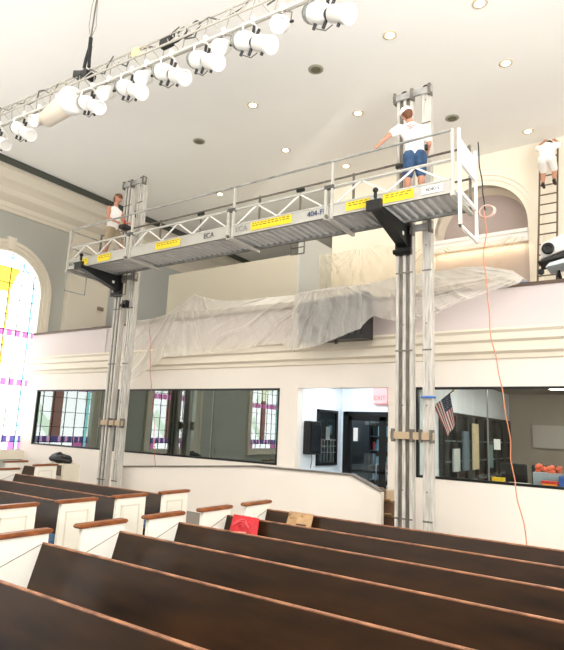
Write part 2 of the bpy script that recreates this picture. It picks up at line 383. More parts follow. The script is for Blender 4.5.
# half wall with ramped ends
poly = [(-11.95, 0), (-11.95, .83), (-7.7, 1.13), (-5.31, 1.13), (-4.69, .88), (-4.69, 0)]
st(MB().prism(poly, 'y', 10.2, 10.32).build('wall_half', wall_m))
m = MB()
for (x0, z0), (x1, z1) in zip(poly[1:4], poly[2:5]):
    m.hull([(x0, 10.17, z0), (x1, 10.17, z1), (x0, 10.35, z0), (x1, 10.35, z1), (x0, 10.17, z0 + .03), (x1, 10.17, z1 + .03), (x0, 10.35, z0 + .03), (x1, 10.35, z1 + .03)])
st(m.build('trim_half_wall_cap', mat('grey_cap', (120, 112, 104), .5)))
# rooms behind the glass
def room(name, x0, x1, y0, y1, z1, mt, sides=(1, 1, 1, 1)):
    m = MB()
    if sides[0]: m.box((x0 - .1, y0, 0), (x0, y1, z1))
    if sides[1]: m.box((x1, y0, 0), (x1 + .1, y1, z1))
    if sides[2]: m.box((x0, y1, 0), (x1, y1 + .1, z1))
    m.box((x0, y0, z1), (x1, y1, z1 + .1)); return st(m.build(name, mt))
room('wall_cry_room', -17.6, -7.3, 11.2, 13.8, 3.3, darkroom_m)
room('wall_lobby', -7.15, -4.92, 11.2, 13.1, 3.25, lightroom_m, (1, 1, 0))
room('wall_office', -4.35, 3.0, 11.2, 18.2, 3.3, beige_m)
m = MB(); m.box((-7.15, 13.1, 2.49), (-4.92, 13.2, 3.25)); m.box((-7.15, 13.1, 0), (-7.09, 13.2, 2.49)); st(m.build('wall_lobby_back', lightroom_m))
room('wall_library', -7.4, -4.5, 13.2, 16.2, 3.2, darkcase_m)
st(MB().box((-7.3, 14.0, 3.14), (-4.6, 15.6, 3.19)).build('ceiling_library_panel', panel_m))
tag(MB().box((-6.75, 11.9, 3.2), (-5.9, 12.35, 3.245)).build('ceiling_light_panel', panel_m), 'flat fluorescent panel on the ceiling of the white entry recess', 'ceiling light')
tag(MB().box((-3.2, 12.6, 3.22), (-1.6, 13.0, 3.29)).build('office_ceiling_light', mat('office_panel', (255, 246, 238), .5, emit=14.0)), 'fluorescent light fixture on the office ceiling behind the right window, nearer one', 'ceiling light')
tag(MB().box((-2.6, 15.2, 3.22), (-1.0, 15.6, 3.29)).build('office_ceiling_light', mat('office_panel', (255, 246, 238), .5, emit=14.0)), 'fluorescent light fixture on the office ceiling behind the right window, farther one', 'ceiling light')

# interior windows
def iwindow(name, x0, x1, glass, mull=()):
    o = thing(name, (x0, YF, ZW0), None, None); o['kind'] = 'structure'
    m = MB(); t = .045
    m.box((x0, YF - .01, ZW0), (x1, YF + .08, ZW0 + t)); m.box((x0, YF - .01, ZW1 - t), (x1, YF + .08, ZW1))
    m.box((x0, YF - .01, ZW0), (x0 + t, YF + .08, ZW1)); m.box((x1 - t, YF - .01, ZW0), (x1, YF + .08, ZW1))
    m.build('window_frame', frame_m, o)
    m = MB().add([(x0, YF + .05, ZW0), (x1, YF + .05, ZW0), (x1, YF + .05, ZW1), (x0, YF + .05, ZW1)], [(0, 1, 2, 3)]); m.build('glass_pane', glass, o, fix=False)
    if mull:
        m = MB()
        for x in mull: m.box((x, YF + .03, ZW0), (x + .02, YF + .07, ZW1))
        m.build('mullion', mat('steel_joint', (130, 134, 130), .3, .5), o)
iwindow('window_5', -17.45, -7.66, tint_glass, (-14.2, -9.75))
iwindow('window_6', -4.32, 3.0, clear_glass, (-2.95, .0))
# window in the side wall of the recess
o = thing('window_7', (-7.15, 12.35, 1.15), None, None); o['kind'] = 'structure'
m = MB()
for a, b in (((11.86, 1.15), (12.83, 1.21)), ((11.86, 2.42), (12.83, 2.48)), ((11.86, 1.15), (11.93, 2.48)), ((12.76, 1.15), (12.83, 2.48))):
    m.box((-7.15, a[0], a[1]), (-7.10, b[0], b[1]))
m.build('window_frame', frame_m, o)
m = MB().add([(-7.12, 11.9, 1.18), (-7.12, 12.8, 1.18), (-7.12, 12.8, 2.45), (-7.12, 11.9, 2.45)], [(0, 1, 2, 3)])
m.build('glass_pane', glass_mat('dark_mirror_glass', .25, (.12, .14, .14, 1)), o, fix=False)
m = MB()
for z in (1.45, 1.6, 1.75): m.box((-7.118, 11.95, z), (-7.112, 12.76, z + .015))
for y in (12.05, 12.2, 12.35, 12.5, 12.65): m.box((-7.118, y, 1.22), (-7.112, y + .015, 1.75))
m.build('grille', mat('grey_grille', (128, 134, 132), .5), o)
# black glazed double door at the back of the recess
o = thing('door_1', (-6.0, 13.1, 0), None, None); o['kind'] = 'structure'
m = MB(); m.box((-7.08, 13.06, 0), (-6.93, 13.16, 2.48)); m.box((-7.08, 13.06, 2.38), (-4.92, 13.16, 2.48)); m.box((-5.0, 13.06, 0), (-4.92, 13.16, 2.48))
m.build('door_frame', frame_m, o)
for x0, x1 in ((-6.93, -6.0), (-6.0, -5.0)):
    m = MB(); t = .09
    m.box((x0, 13.08, 0), (x0 + t, 13.13, 2.38)); m.box((x1 - t, 13.08, 0), (x1, 13.13, 2.38)); m.box((x0, 13.08, 2.26), (x1, 13.13, 2.38)); m.box((x0, 13.08, 0), (x1, 13.13, .2)); m.box((x0, 13.08, 1.0), (x1, 13.13, 1.06))
    d = m.build('door_leaf', frame_m, o)
    MB().add([(x0, 13.1, .2), (x1, 13.1, .2), (x1, 13.1, 2.3), (x0, 13.1, 2.3)], [(0, 1, 2, 3)]).build('glass_pane', clear_glass, d, fix=False)
    hx = x1 - .13 if x0 < -6.5 else x0 + .13
    MB().cyl((hx, 13.03, .85), (hx, 13.03, 1.3), .012).build('door_handle', alu_m, d)

# ------------------------------------------------------------------ pews
ROWS = [2.36, 3.29, 4.17, 5.03, 5.90, 6.77]
def make_pew(yr, x0, x1, label, group, diag=True, capdepth=.53):
    o = thing('pew', ((x0 + x1) / 2, yr - .3, 0), label, 'pew', group)
    zt = .85; zb = .40
    m = MB(); m.prism([(yr - .14, zb), (yr - .09, zb), (yr + .012, zt - .010), (yr - .012, zt - .010)], 'x', x0, x1); m.build('backrest', pew_m, o)
    m = MB(); m.prism([(yr - .012, zt - .010), (yr + .012, zt - .010), (yr + .013, zt), (yr + .008, zt + .004), (yr - .008, zt + .004), (yr - .013, zt - .003)], 'x', x0, x1); m.build('top_edge', edge_m, o)
    m = MB(); m.prism([(yr - .60, .40), (yr - .60, .43), (yr - .10, .41), (yr - .10, .38)], 'x', x0, x1); m.build('seat', pew_m, o)
    m = MB(); m.prism([(yr - .585, .433), (yr - .59, .46), (yr - .57, .48), (yr - .16, .462), (yr - .14, .44), (yr - .14, .42)], 'x', x0 + .02, x1 - .02); m.build('seat_cushion', cushion_m, o)
    m = MB(); m.prism([(yr - .10, .0), (yr - .07, .0), (yr - .07, .40), (yr - .10, .40)], 'x', x0, x1); m.build('seat_riser', pew_m, o)
    for x, s_ in ((x0, -1), (x1, 1)):
        a, b = (x - .05, x) if s_ < 0 else (x, x + .05)
        m = MB(); m.prism([(yr - .50, 0), (yr + .04, 0), (yr + .05, .93), (yr - .47, .93)], 'x', a, b); p = m.build('end_panel', pewwhite_m, o, bevel=.004)
        n = 10; yc0, yc1 = yr - capdepth + .02, yr + .06
        prof = []
        for k in range(n + 1): prof.append((yc0 - .022 * math.sin(PI * k / n) + 0, .925 + .045 * k / n))
        for k in range(n + 1): prof.append((yc1 + .022 * math.sin(PI * k / n), .97 - .045 * k / n))
        m = MB(); m.prism(prof, 'x', a - .02, b + .02); m.build('cap', cap_m, p, bevel=.012)
        xo = a if s_ < 0 else b
        m = MB(); t = .018
        for (u0, v0, u1, v1) in ((yr - .40, .2, yr - .40 + t, .83), (yr - .06 - t, .2, yr - .06, .83), (yr - .40, .83 - t, yr - .06, .83), (yr - .40, .2, yr - .06, .2 + t)):
            m.box((xo - .004, u0, v0), (xo + .004, u1, v1))
        m.build('moulding', mat('shadow_white_paint', (226, 220, 204), .5), p)
        if diag and s_ < 0:
            MB().bar((x + .002, yr - .02, .84), (x + .002, yr - .50, .66), .005, .006).build('seam', mat('seam_grey', (136, 128, 116), .7), p)
    return o
ordn = ['nearest to the camera', 'second from the camera', 'third from the camera', 'fourth from the camera', 'fifth from camera, holding the red bag', 'farthest, holding the tan bag']
for i, y in enumerate(ROWS):
    make_pew(y, -4.84, 1.9, 'long brown pew of the right bank, ' + ordn[i], 'pews of the right bank')
ordl = {2: 'nearest one in view at the left picture edge', 3: 'second one from the camera', 4: 'third one from the camera', 5: 'farthest one, with its white left end showing'}
for i in (2, 3, 4, 5):
    make_pew(ROWS[i], -11.15, -6.47, 'dark wooden pew of the left bank, ' + ordl[i], 'pews of the left bank')
make_pew(8.1, -13.0, -11.85, 'short dark bench with white ends below the left interior window', 'short benches', False)

# ------------------------------------------------------------------ mast climbers
def mast(name, xa, wa, xb, wb, zt, label):
    y0, y1 = 9.78, 9.93
    o = thing(name, ((xa + xb) / 2, 9.92, 0), label, 'scaffold mast', 'masts carrying the platform')
    def column(x, w_, lab):
        n = 3 if w_ > .35 else 2; m = MB(); mi = MB()
        MB().box((x + .008, y0 + .035, .03), (x + w_ - .008, y1 - .03, zt - .005)).build('column_web', aludk_m, o)  # dark web between the fins: shade of the channels put into the colour
        for k in range(n + 1):
            xx = x + k * (w_ - .055) / n
            m.box((xx, y0, .03), (xx + .055, y1, zt))
        c = m.build('column', mast_m, o, bevel=.004)
        for k in range(0, n, 2):
            xx = x + .055 + k * (w_ - .055) / n
            MB().box((xx + .004, y0 + .03, .04), (xx + (w_ - .055) / n - .06, y0 + .052, zt - .01)).build('rack', aludk_m, c)
        z = .5
        while z < zt - .3:
            MB().box((x - .003, y0 - .004, z), (x + w_ + .003, y0 + .002, z + .03)).build('joint_strap', aludk_m, c)
            MB().cyl((x + w_ * .45, y0 - .012, z + .5), (x + w_ * .45, y0 + .03, z + .5), .014, seg=8).build('bolt', aludk_m, c); z += 1.48
        return c
    column(xa, wa, 'wide'); column(xb, wb, 'narrow')
    for k, z in enumerate((zt - .14, 5.72, 1.88)):
        m = MB().box((min(xa, xb) - .07, y0 - .06, z), (max(xa + wa, xb + wb) + .05, y0 - .01, z + .13))
        m.build('cross_tie', alu_m if k != 2 else mat('tan_clamp', (190, 168, 138), .6), o, bevel=.006)
        for x, w_ in ((xa, wa), (xb, wb)):
            if k == 2 or x == xa:
                MB().box((x - .05, y0 - .075, z - .05), (x + .0, y0 + .06, z + .18)).build('clamp', aludk_m, o, bevel=.008)
            MB().box((x + w_ - .03, y0 - .075, z - .05), (x + w_ + .03, y0 + .06, z + .18)).build('clamp', aludk_m, o, bevel=.008)
    for x, w_ in ((xa, wa), (xb, wb)): MB().lathe((x + w_ / 2, y0 - .03, zt - .02), (0, 1, 0), [(0, .05), (.0, .07), (.06, .07), (.06, .05)], 14).build('pulley', blacksteel_m, o)
    m = MB().box((min(xa, xb) - .2, y0 - .25, 0), (max(xa + wa, xb + wb) + .2, y1 + .25, .05)); m.build('base_plate', aludk_m, o)
    # drive unit and black bracket beam under the platform
    xm = xa + wa / 2
    m = MB(); m.hull([(xm - .1, 8.45, 5.78), (xm + .1, 8.45, 5.78), (xm - .1, 9.78, 5.42), (xm + .1, 9.78, 5.42), (xm - .1, 8.45, 5.85), (xm + .1, 8.45, 5.85), (xm - .1, 9.78, 5.85), (xm + .1, 9.78, 5.85)])
    b = m.build('bracket_beam', blacksteel_m, o, bevel=.01)
    MB().box((xm - .14, 8.42, 5.74), (xm + .14, 8.5, 5.92)).build('end_plate', blacksteel_m, b)
    MB().box((xm + .101, 9.45, 5.6), (xm + .106, 9.52, 5.67)).build('white_mark', white_m, b)
    m = MB(); m.box((xm - .16, 9.72, 5.3), (xm + .16, 9.78, 5.9)); m.cyl((xm - .18, 9.7, 5.36), (xm + .18, 9.7, 5.36), .05); m.cyl((xm - .18, 9.7, 5.84), (xm + .18, 9.7, 5.84), .04)
    m.build('carriage', blacksteel_m, o)
    MB().lathe((xm, 8.5, 5.97), (0, 0, 1), [(0, .03), (.12, .03), (.13, .05), (.17, .05), (.2, .02)], 10).build('bolt_knob', blacksteel_m, o)
    return o
mast('lift_mast', -4.24, .33, -3.72, .17, 8.66, 'pair of tall aluminium mast columns carrying the right end of the platform')
lm_ = mast('lift_mast', -12.42, .31, -11.86, .22, 8.60, 'pair of tall aluminium mast columns carrying the left end of the platform')
m = MB(); m.box((-11.95, 9.66, 4.95), (-11.8, 9.78, 5.15)); m.cyl((-11.9, 9.6, 5.0), (-11.9, 9.7, 5.0), .05); m.build('limit_switch', blacksteel_m, lm_)
tag(MB().tube([(-3.73, 9.74, 2.62), (-3.6, 9.73, 2.63), (-3.47, 9.74, 2.62)], .02).build('tape_band', tape_m), 'blue tape wrapped round the narrow right mast column', 'tape')

# ------------------------------------------------------------------ work platform
P0, P1 = 8.7, 9.65; Z0, Z1 = 5.88, 6.14; RT = 6.98; RM = 6.48
pl = thing('work_platform', (-7.9, 9.2, 5.88), 'long aluminium work platform with guard rails hung between two masts', 'scaffold platform')
joints = [-13.1, -10.7, -7.5, -5.12, -2.78]
for x0, x1 in zip(joints, joints[1:]):
    m = MB(); m.box((x0 + .01, P0, Z0), (x1 - .01, P0 + .035, Z1)); m.box((x0 + .01, P0 - .012, Z1 - .03), (x1 - .01, P0 + .05, Z1)); m.box((x0 + .01, P0 - .012, Z0), (x1 - .01, P0 + .05, Z0 + .03))
    m.build('front_fascia', mat('pale_aluminium', (200, 198, 190), .45, .25, var=.08, scale=3), pl)
    m = MB(); m.box((x0 + .01, P1 - .035, Z0), (x1 - .01, P1, Z1)); m.box((x0 + .01, P1 - .05, Z0), (x1 - .01, P1 + .012, Z0 + .03)); m.build('rear_fascia', alu_m, pl)
    m = MB(); m.box((x0 + .01, P0 + .04, 5.955), (x1 - .01, P1 - .04, 5.985))
    k = x0 + .12
    while k < x1 - .08:
        m.prism([(k - .05, 5.955), (k + .05, 5.955), (k + .025, 5.915), (k - .025, 5.915)], 'y', P0 + .04, P1 - .04); k += .155
    m.build('deck', deck_m, pl)
    # zigzag front truss
    m = MB(); n = 3 if x1 - x0 > 2.8 else 2; st_ = (x1 - x0 - .3) / n
    for k in range(n):
        a = x0 + .15 + k * st_
        m.bar((a, P0 + .02, Z1), (a + st_ / 2, P0 + .02, RM), .028, .028); m.bar((a + st_ / 2, P0 + .02, RM), (a + st_, P0 + .02, Z1), .028, .028)
    m.build('truss_brace', white_m, pl)
    MB().cyl((x0 + .03, P0 + .02, RM), (x1 - .03, P0 + .02, RM), .026).build('mid_rail', mat('pale_tube', (206, 204, 196), .4, .3), pl)
    MB().cyl((x0, P0 - .02, RT), (x1, P0 - .02, RT), .022).build('top_rail', alu_m, pl)
    MB().cyl((x0, P1, RT + .14), (x1, P1, RT + .14), .022).build('top_rail', aludk_m, pl)
    MB().cyl((x0, P1, RM + .02), (x1, P1, RM + .02), .02).build('mid_rail', aludk_m, pl)
for i, x in enumerate(joints):
    for dx in ((-.07, .07) if 0 < i < 4 else (0,)):
        top = RT if dx >= 0 else RM
        MB().box((x + dx - .022, P0 - .03, Z0 - .05), (x + dx + .022, P0 + .012, top + .03)).build('rail_post', mat('pale_tube', (206, 204, 196), .4, .3), pl)
    MB().box((x - .02, P1 - .01, Z0), (x + .02, P1 + .03, RT + .18)).build('rail_post', aludk_m, pl)
    m = MB().bar((x, P0 - .05, Z0 - .03), (x, P1 + .05, Z0 - .03), .07, .06); m.build('cross_bearer', mat('pale_tube', (206, 204, 196), .4, .3), pl)
    if 0 < i < 4:
        MB().box((x - .10, P0 - .035, RM - .045), (x + .10, P0 + .04, RM + .035)).build('coupler', mat('dark_coupler', (84, 84, 80), .5), pl, bevel=.01); MB().lathe((x, P0 - .06, Z0 - .01), (0, -1, 0), [(0, .035), (.05, .035)], 8).build('bolt', aludk_m, pl)
for x in (-9.3, -6.4, -4.1):
    MB().box((x - .018, P1 - .01, Z1), (x + .018, P1 + .02, RT + .16)).build('rail_post', aludk_m, pl)
    m = MB().box((x - .1, P1 - .03, RT + .05), (x + .1, P1 + .03, RT + .12)); m.build('coupler', blacksteel_m, pl, bevel=.01)
# hinged end gates hanging below the deck
def gate(x, y0, y1, z0, z1, mid, t=.05, bar_m=white_m, name='end_gate'):
    m = MB(); m.box((x - t / 2, y0, z0), (x + t / 2, y0 + t, z1)); m.box((x - t / 2, y1 - t, z0), (x + t / 2, y1, z1)); m.box((x - t / 2, y0, z0), (x + t / 2, y1, z0 + t))
    for z, h in mid: m.box((x - t / 2, y0 + t, z), (x + t / 2, y1 - t, z + h))
    return m.build(name, bar_m, pl, bevel=.006)
gate(-2.68, P0, P1 + .02, 5.28, RT + .02, ((6.40, .42), (5.86, .06)))
gate(-13.14, P0, P1 - .3, 5.32, Z0, (), .025, alu_m)
gate(-13.12, P0, P1, 5.9, RT, ((RM, .03), (RT - .03, .03)), .03, alu_m)
def small_ladder(x, y, z0, z1, w_, rungs):
    m = MB(); m.box((x, y, z0), (x + .02, y + .02, z1)); m.box((x + w_, y, z0), (x + w_ + .02, y + .02, z1))
    for k in range(rungs): z = z0 + (z1 - z0) * k / rungs; m.box((x, y, z), (x + w_, y + .02, z + .02))
    m.build('access_step', aludk_m, pl)
small_ladder(-12.5, P1 + .03, 5.3, 5.9, .6, 1); small_ladder(-6.62, P1 + .03, 5.63, 5.92, .33, 2)
# labels
def ylabel(x0, x1, rows):
    o = MB().box((x0, P0 - .018, Z0 + .045), (x1, P0 - .012, Z1 - .045)).build('yellow_label', yellow_m, pl); o['label'] = 'yellow warning label on the pale fascia'
    m = MB()
    for r in range(rows):
        x = x0 + .05; z = Z1 - .085 - r * .045
        while x < x1 - .08:
            l = R.uniform(.03, .09); m.box((x, P0 - .02, z), (min(x + l, x1 - .04), P0 - .0175, z + .02)); x += l + .03
    m.build('fine_print', mat('label_print', (140, 118, 40), .6), o)
for a, b in ((-12.55, -12.25), (-11.85, -11.35), (-9.75, -8.95), (-6.95, -5.95), (-4.75, -4.28), (-4.02, -3.45)): ylabel(a, b, 2)
pr = lambda s, x, size, mt=ink_m: text('lettering', s, size, (x, P0 - .015, Z0 + .13), FACE_CAM, mt, pl)
pr('ECA', -12.9, .13); pr('ECA', -8.1, .16); pr('ECA', -7.2, .17, mat('faint_print', (150, 150, 146), .6)); pr('404-FL', -5.5 + .62, .12, inkblue_m) if False else None
text('lettering', '404-FL', .15, (-5.02 - .36, P0 - .015, Z0 + .13), FACE_CAM, inkblue_m, pl)
MB().box((-3.32, P0 - .018, Z0 + .06), (-2.95, P0 - .012, Z1 - .06)).build('white_label', white_m, pl)
text('lettering', '4040 E', .09, (-3.12, P0 - .02, Z0 + .13), FACE_CAM, ink_m, pl)

# ------------------------------------------------------------------ people
def limbmesh(name, chains, m, parent, voxel=.012, smooth=6, extra=None):
    """chains: lists of (point, radius); all merged into one continuous skin"""
    b = MB()
    def ball(p, r, sc=(1, 1, 1)):
        n = 10; v = []; f = []
        for i in range(n + 1):
            a = PI * i / n
            for k in range(16):
                t = 2 * PI * k / 16; v.append((p[0] + sc[0] * r * math.sin(a) * math.cos(t), p[1] + sc[1] * r * math.sin(a) * math.sin(t), p[2] + sc[2] * r * math.cos(a)))
        for i in range(n):
            for k in range(16): f.append((i * 16 + k, i * 16 + (k + 1) % 16, (i + 1) * 16 + (k + 1) % 16, (i + 1) * 16 + k))
        b.add(v, f)
    for ch in chains:
        for (p, r), (q, s) in zip(ch, ch[1:]): b.cyl(p, q, r, s, 16)
        for p, r in ch: ball(p, r)
    for p, r, sc in (extra or []): ball(p, r, sc)
    me = bpy.data.meshes.new('tmp'); me.from_pydata(b.v, [], b.f); t = bpy.data.objects.new('tmp', me); COL.objects.link(t)
    r_ = t.modifiers.new('r', 'REMESH'); r_.mode = 'VOXEL'; r_.voxel_size = voxel; r_.use_smooth_shade = True
    s_ = t.modifiers.new('s', 'SMOOTH'); s_.iterations = smooth; s_.factor = .5
    me2 = bpy.data.meshes.new_from_object(t.evaluated_get(bpy.context.evaluated_depsgraph_get()))
    bpy.data.objects.remove(t); me2.name = name; me2.materials.append(m)
    for p in me2.polygons: p.use_smooth = True
    o = bpy.data.objects.new(name, me2); COL.objects.link(o)
    if parent: o.parent = parent; me2.transform(parent_off(parent))
    return o
def V(*a): return Vector(a)
def lerp(a, b, t): return a + (b - a) * t
def person(name, J, label, face, shirt, shorts, hairy, cap=False, sleeve=True, shoe=shoe_m, shirt_m=wcloth_m, capside=None):
    """J: joints as Vectors: head neck chest hip sl sr el er hl hr (hand) kl kr fl fr (foot/ankle), face: facing unit vector"""
    root = thing('person', (J['hip'].x, J['hip'].y, min(J['fl'].z, J['fr'].z) - .08), label, 'person')
    f = Vector(face).normalized(); side = f.cross(V(0, 0, 1)).normalized()   # person's right
    H = J['head']; up = (H - J['neck']).normalized()
    lat = (J['sr'] - J['sl']).normalized(); hipl = J['hip'] - lat * .09; hipr = J['hip'] + lat * .09
    ch = [[(J['hip'], .13), (lerp(J['hip'], J['chest'], .5), .125), (J['chest'], .14), (lerp(J['chest'], J['neck'], .6), .09), (J['neck'], .058), (lerp(J['neck'], H, .5), .056)],
          [(J['chest'] - lat * .06, .12), (J['sl'], .068), (J['el'], .044), (J['hl'], .028)], [(J['chest'] + lat * .06, .12), (J['sr'], .068), (J['er'], .044), (J['hr'], .028)],
          [(hipl, .11), (J['kl'], .064), (lerp(J['kl'], J['fl'], .35), .06), (J['fl'], .038)], [(hipr, .11), (J['kr'], .064), (lerp(J['kr'], J['fr'], .35), .06), (J['fr'], .038)]]
    ex = [(H, .098, (1, 1, 1.2)), (H + f * .02 - up * .05, .07, (1, 1, 1)), (H - f * .03 + up * .02, .095, (1, 1, 1.05)),
          (H + f * .105 - up * .01, .02, (1, 1, 1.3)), (H + f * .09 - up * .062, .022, (1, 1, .6)), (H + side * .098 - f * .005, .026, (.5, .7, 1.2)), (H - side * .098 - f * .005, .026, (.5, .7, 1.2))]
    for s_, e, h in ((-1, 'el', 'hl'), (1, 'er', 'hr')):
        d = (J[h] - J[e]).normalized(); sd = d.cross(V(0, 0, 1)); sd = sd.normalized() if sd.length > .1 else V(1, 0, 0); nn = sd.cross(d).normalized()
        if nn.z < 0: nn = -nn
        palm = J[h] + d * .05; ch.append([(J[h], .026), (palm, .032), (palm + d * .035, .03)])
        for q, L in ((-.028, .9), (-.010, 1.05), (.009, 1), (.027, .8)):
            a = palm + d * .045 + sd * q; b1 = a + d * .034 * L - nn * .012; c1 = b1 + d * .014 * L - nn * .028 * L
            ch.append([(a, .0105), (b1, .0098), (c1, .009)])
        th = palm - sd * .03 * (1 if s_ > 0 else -1)
        ch.append([(th - d * .01, .013), (th - sd * .02 * (1 if s_ > 0 else -1) + d * .02 - nn * .01, .011), (th - sd * .02 * (1 if s_ > 0 else -1) + d * .045 - nn * .025, .010)])
    limbmesh('body', ch, skin_m, root, .0075, 4, ex)
    # eyes
    m = MB()
    for s_ in (-1, 1):
        m.lathe(H + f * .093 + side * .033 * s_ + up * .012, f, [(-.01, .011), (.004, .009), (.008, .003)], 10)
    m.build('eyes', mat('eye_dark', (50, 40, 36), .3), root)
    # shirt
    C = J['chest']; w_ = J['hip'] + (C - J['hip']) * .06
    sc = [[(w_ - lat * .045, .125), (lerp(w_, C, .5) - lat * .035, .132), (C - lat * .06, .14), (J['sl'] * .75 + C * .25, .092)],
          [(w_ + lat * .045, .125), (lerp(w_, C, .5) + lat * .035, .132), (C + lat * .06, .14), (J['sr'] * .75 + C * .25, .092)],
          [(w_, .138), (lerp(w_, C, .5), .15), (C, .165), (lerp(C, J['neck'], .7), .085)],
          [(J['sl'] * .8 + C * .2, .085), (lerp(C, J['neck'], .6), .10), (J['sr'] * .8 + C * .2, .085)]]
    if sleeve:
        sc += [[(J['sl'], .088), (lerp(J['sl'], J['el'], .62), .078)], [(J['sr'], .088), (lerp(J['sr'], J['er'], .62), .078)]]
    limbmesh('shirt', sc, shirt_m, root, .012, 4)
    # shorts
    q = .82
    hh = J['hip'] + V(0, 0, .0)
    limbmesh('shorts', [[(hh - lat * .045, .138), (hipl - V(0, 0, .03), .13), (lerp(hipl, J['kl'], q), .092)], [(hh + lat * .045, .138), (hipr - V(0, 0, .03), .13), (lerp(hipr, J['kr'], q), .092)]], shorts, root, .012, 4)
    # hair or cap
    if cap:
        m = MB(); m.lathe(H + up * .03 - f * .005, up, [(0, .118), (.03, .12), (.07, .108), (.105, .07), (.12, .02)], 20)
        c = m.build('cap', wcloth_m, root)
        m = MB(); m.add([H + up * .035 + f * (.1 + .075 * math.cos(t)) + side * (.09 * math.sin(t)) for t in [PI * (k / 10 - .5) for k in range(11)]] + [H + up * .022 + f * (.1 + .075 * math.cos(t)) + side * (.09 * math.sin(t)) for t in [PI * (k / 10 - .5) for k in range(11)]],
                        [tuple(range(11)), tuple(range(11, 22))[::-1]] + [(k, k + 1, k + 12, k + 11) for k in range(10)])
        m.build('cap_brim', wcloth_m, c)
    limbmesh('hair', [[(H - f * .035 + up * .0, .098), (H - f * .04 - up * .045, .078)]] + ([] if cap else [[(H + up * .045 + f * .02, .088), (H + up * .05 - f * .03, .09)]]), hairy, root, .01, 3)
    for k_ in ('fl', 'fr'):
        a = J[k_]; ff = V(f.x, f.y, 0).normalized()
        b = limbmesh('shoe', [[(a - V(0, 0, .035) - ff * .04, .045), (a - V(0, 0, .045) + ff * .06, .042), (a - V(0, 0, .05) + ff * .14, .034)], [(a, .045), (a - V(0, 0, .04), .046)]], shoe, root, .01, 3)
    return root
DK = 5.985
# right man, back to the camera, left hand on the front rail
J = dict(head=V(-3.72, 9.04, 7.73), neck=V(-3.67, 9.07, 7.58), chest=V(-3.63, 9.1, 7.32), hip=V(-3.60, 9.12, 6.93), sl=V(-3.86, 9.02, 7.47), sr=V(-3.43, 9.18, 7.42),
         el=V(-4.0, 8.86, 7.30), hl=V(-4.14, 8.76, 7.12), er=V(-3.40, 9.3, 7.18), hr=V(-3.52, 9.46, 7.04), kl=V(-3.74, 9.12, 6.5), kr=V(-3.5, 9.16, 6.49), fl=V(-3.74, 9.06, DK + .09), fr=V(-3.48, 9.12, DK + .09))
p = person('worker', J, 'worker in white cap, white t-shirt and denim shorts leaning on the platform rail', (-.45, .9, -.12), wcloth_m, denim_m, hair_m, cap=True)
m = MB()
for k, (dx, dz, l) in enumerate(((-.06, .0, .09), (-.04, -.035, .12), (-.02, -.07, .07))): m.box((-3.62 + dx, 8.935, 7.44 + dz), (-3.62 + dx + l, 8.945, 7.455 + dz))
m.build('shirt_print', mat('faded_red_print', (226, 130, 128), .8), p)
m = MB().box((-3.38, 9.0, 6.93), (-3.33, 9.07, 7.03)); m.build('phone_pouch', black_m, p, bevel=.01)
# left man, walking to the right, holding a control
J = dict(head=V(-11.74, 9.05, 7.74), neck=V(-11.81, 9.05, 7.56), chest=V(-11.86, 9.05, 7.28), hip=V(-11.85, 9.06, 6.88), sl=V(-11.85, 9.25, 7.44), sr=V(-11.82, 8.86, 7.42),
         el=V(-11.72, 9.3, 7.15), hl=V(-11.42, 9.2, 7.06), er=V(-11.76, 8.80, 7.13), hr=V(-11.45, 8.86, 6.98), kl=V(-11.62, 9.2, 6.48), kr=V(-11.86, 8.94, 6.46), fl=V(-11.5, 9.22, DK + .09), fr=V(-12.02, 8.94, DK + .09))
person('worker', J, 'brown-haired worker in sleeveless white shirt and khaki shorts at the left platform end', (.93, .3, -.1), wcloth_m, khaki_m, hair_m, sleeve=False)
o = thing('remote_control', (-11.28, 9.0, 6.80), 'small black and red control box by the hands of the left worker', 'control')
MB().box((-11.36, 8.84, 6.78), (-11.14, 9.08, 6.88)).build('housing', black_m, o, bevel=.015)
MB().cyl((-11.26, 8.95, 6.88), (-11.26, 8.95, 7.02), .022).build('grip', red_m, o)
# third worker on the ladder, bending up at the ceiling
J = dict(head=V(-2.26, 14.86, 9.44), neck=V(-2.27, 14.74, 9.34), chest=V(-2.27, 14.58, 9.20), hip=V(-2.27, 14.44, 8.88), sl=V(-2.45, 14.66, 9.28), sr=V(-2.09, 14.66, 9.28),
         el=V(-2.54, 14.84, 9.40), hl=V(-2.42, 14.98, 9.60), er=V(-2.0, 14.86, 9.38), hr=V(-2.12, 15.0, 9.58), kl=V(-2.40, 14.70, 8.62), kr=V(-2.14, 14.70, 8.62), fl=V(-2.40, 14.60, 8.30), fr=V(-2.14, 14.60, 8.34))
person('worker', J, 'worker in white shirt and white shorts high on the ladder at the ceiling', (0, 1, .2), wcloth_m, mat('white_shorts', (240, 236, 228), .85), black_m)

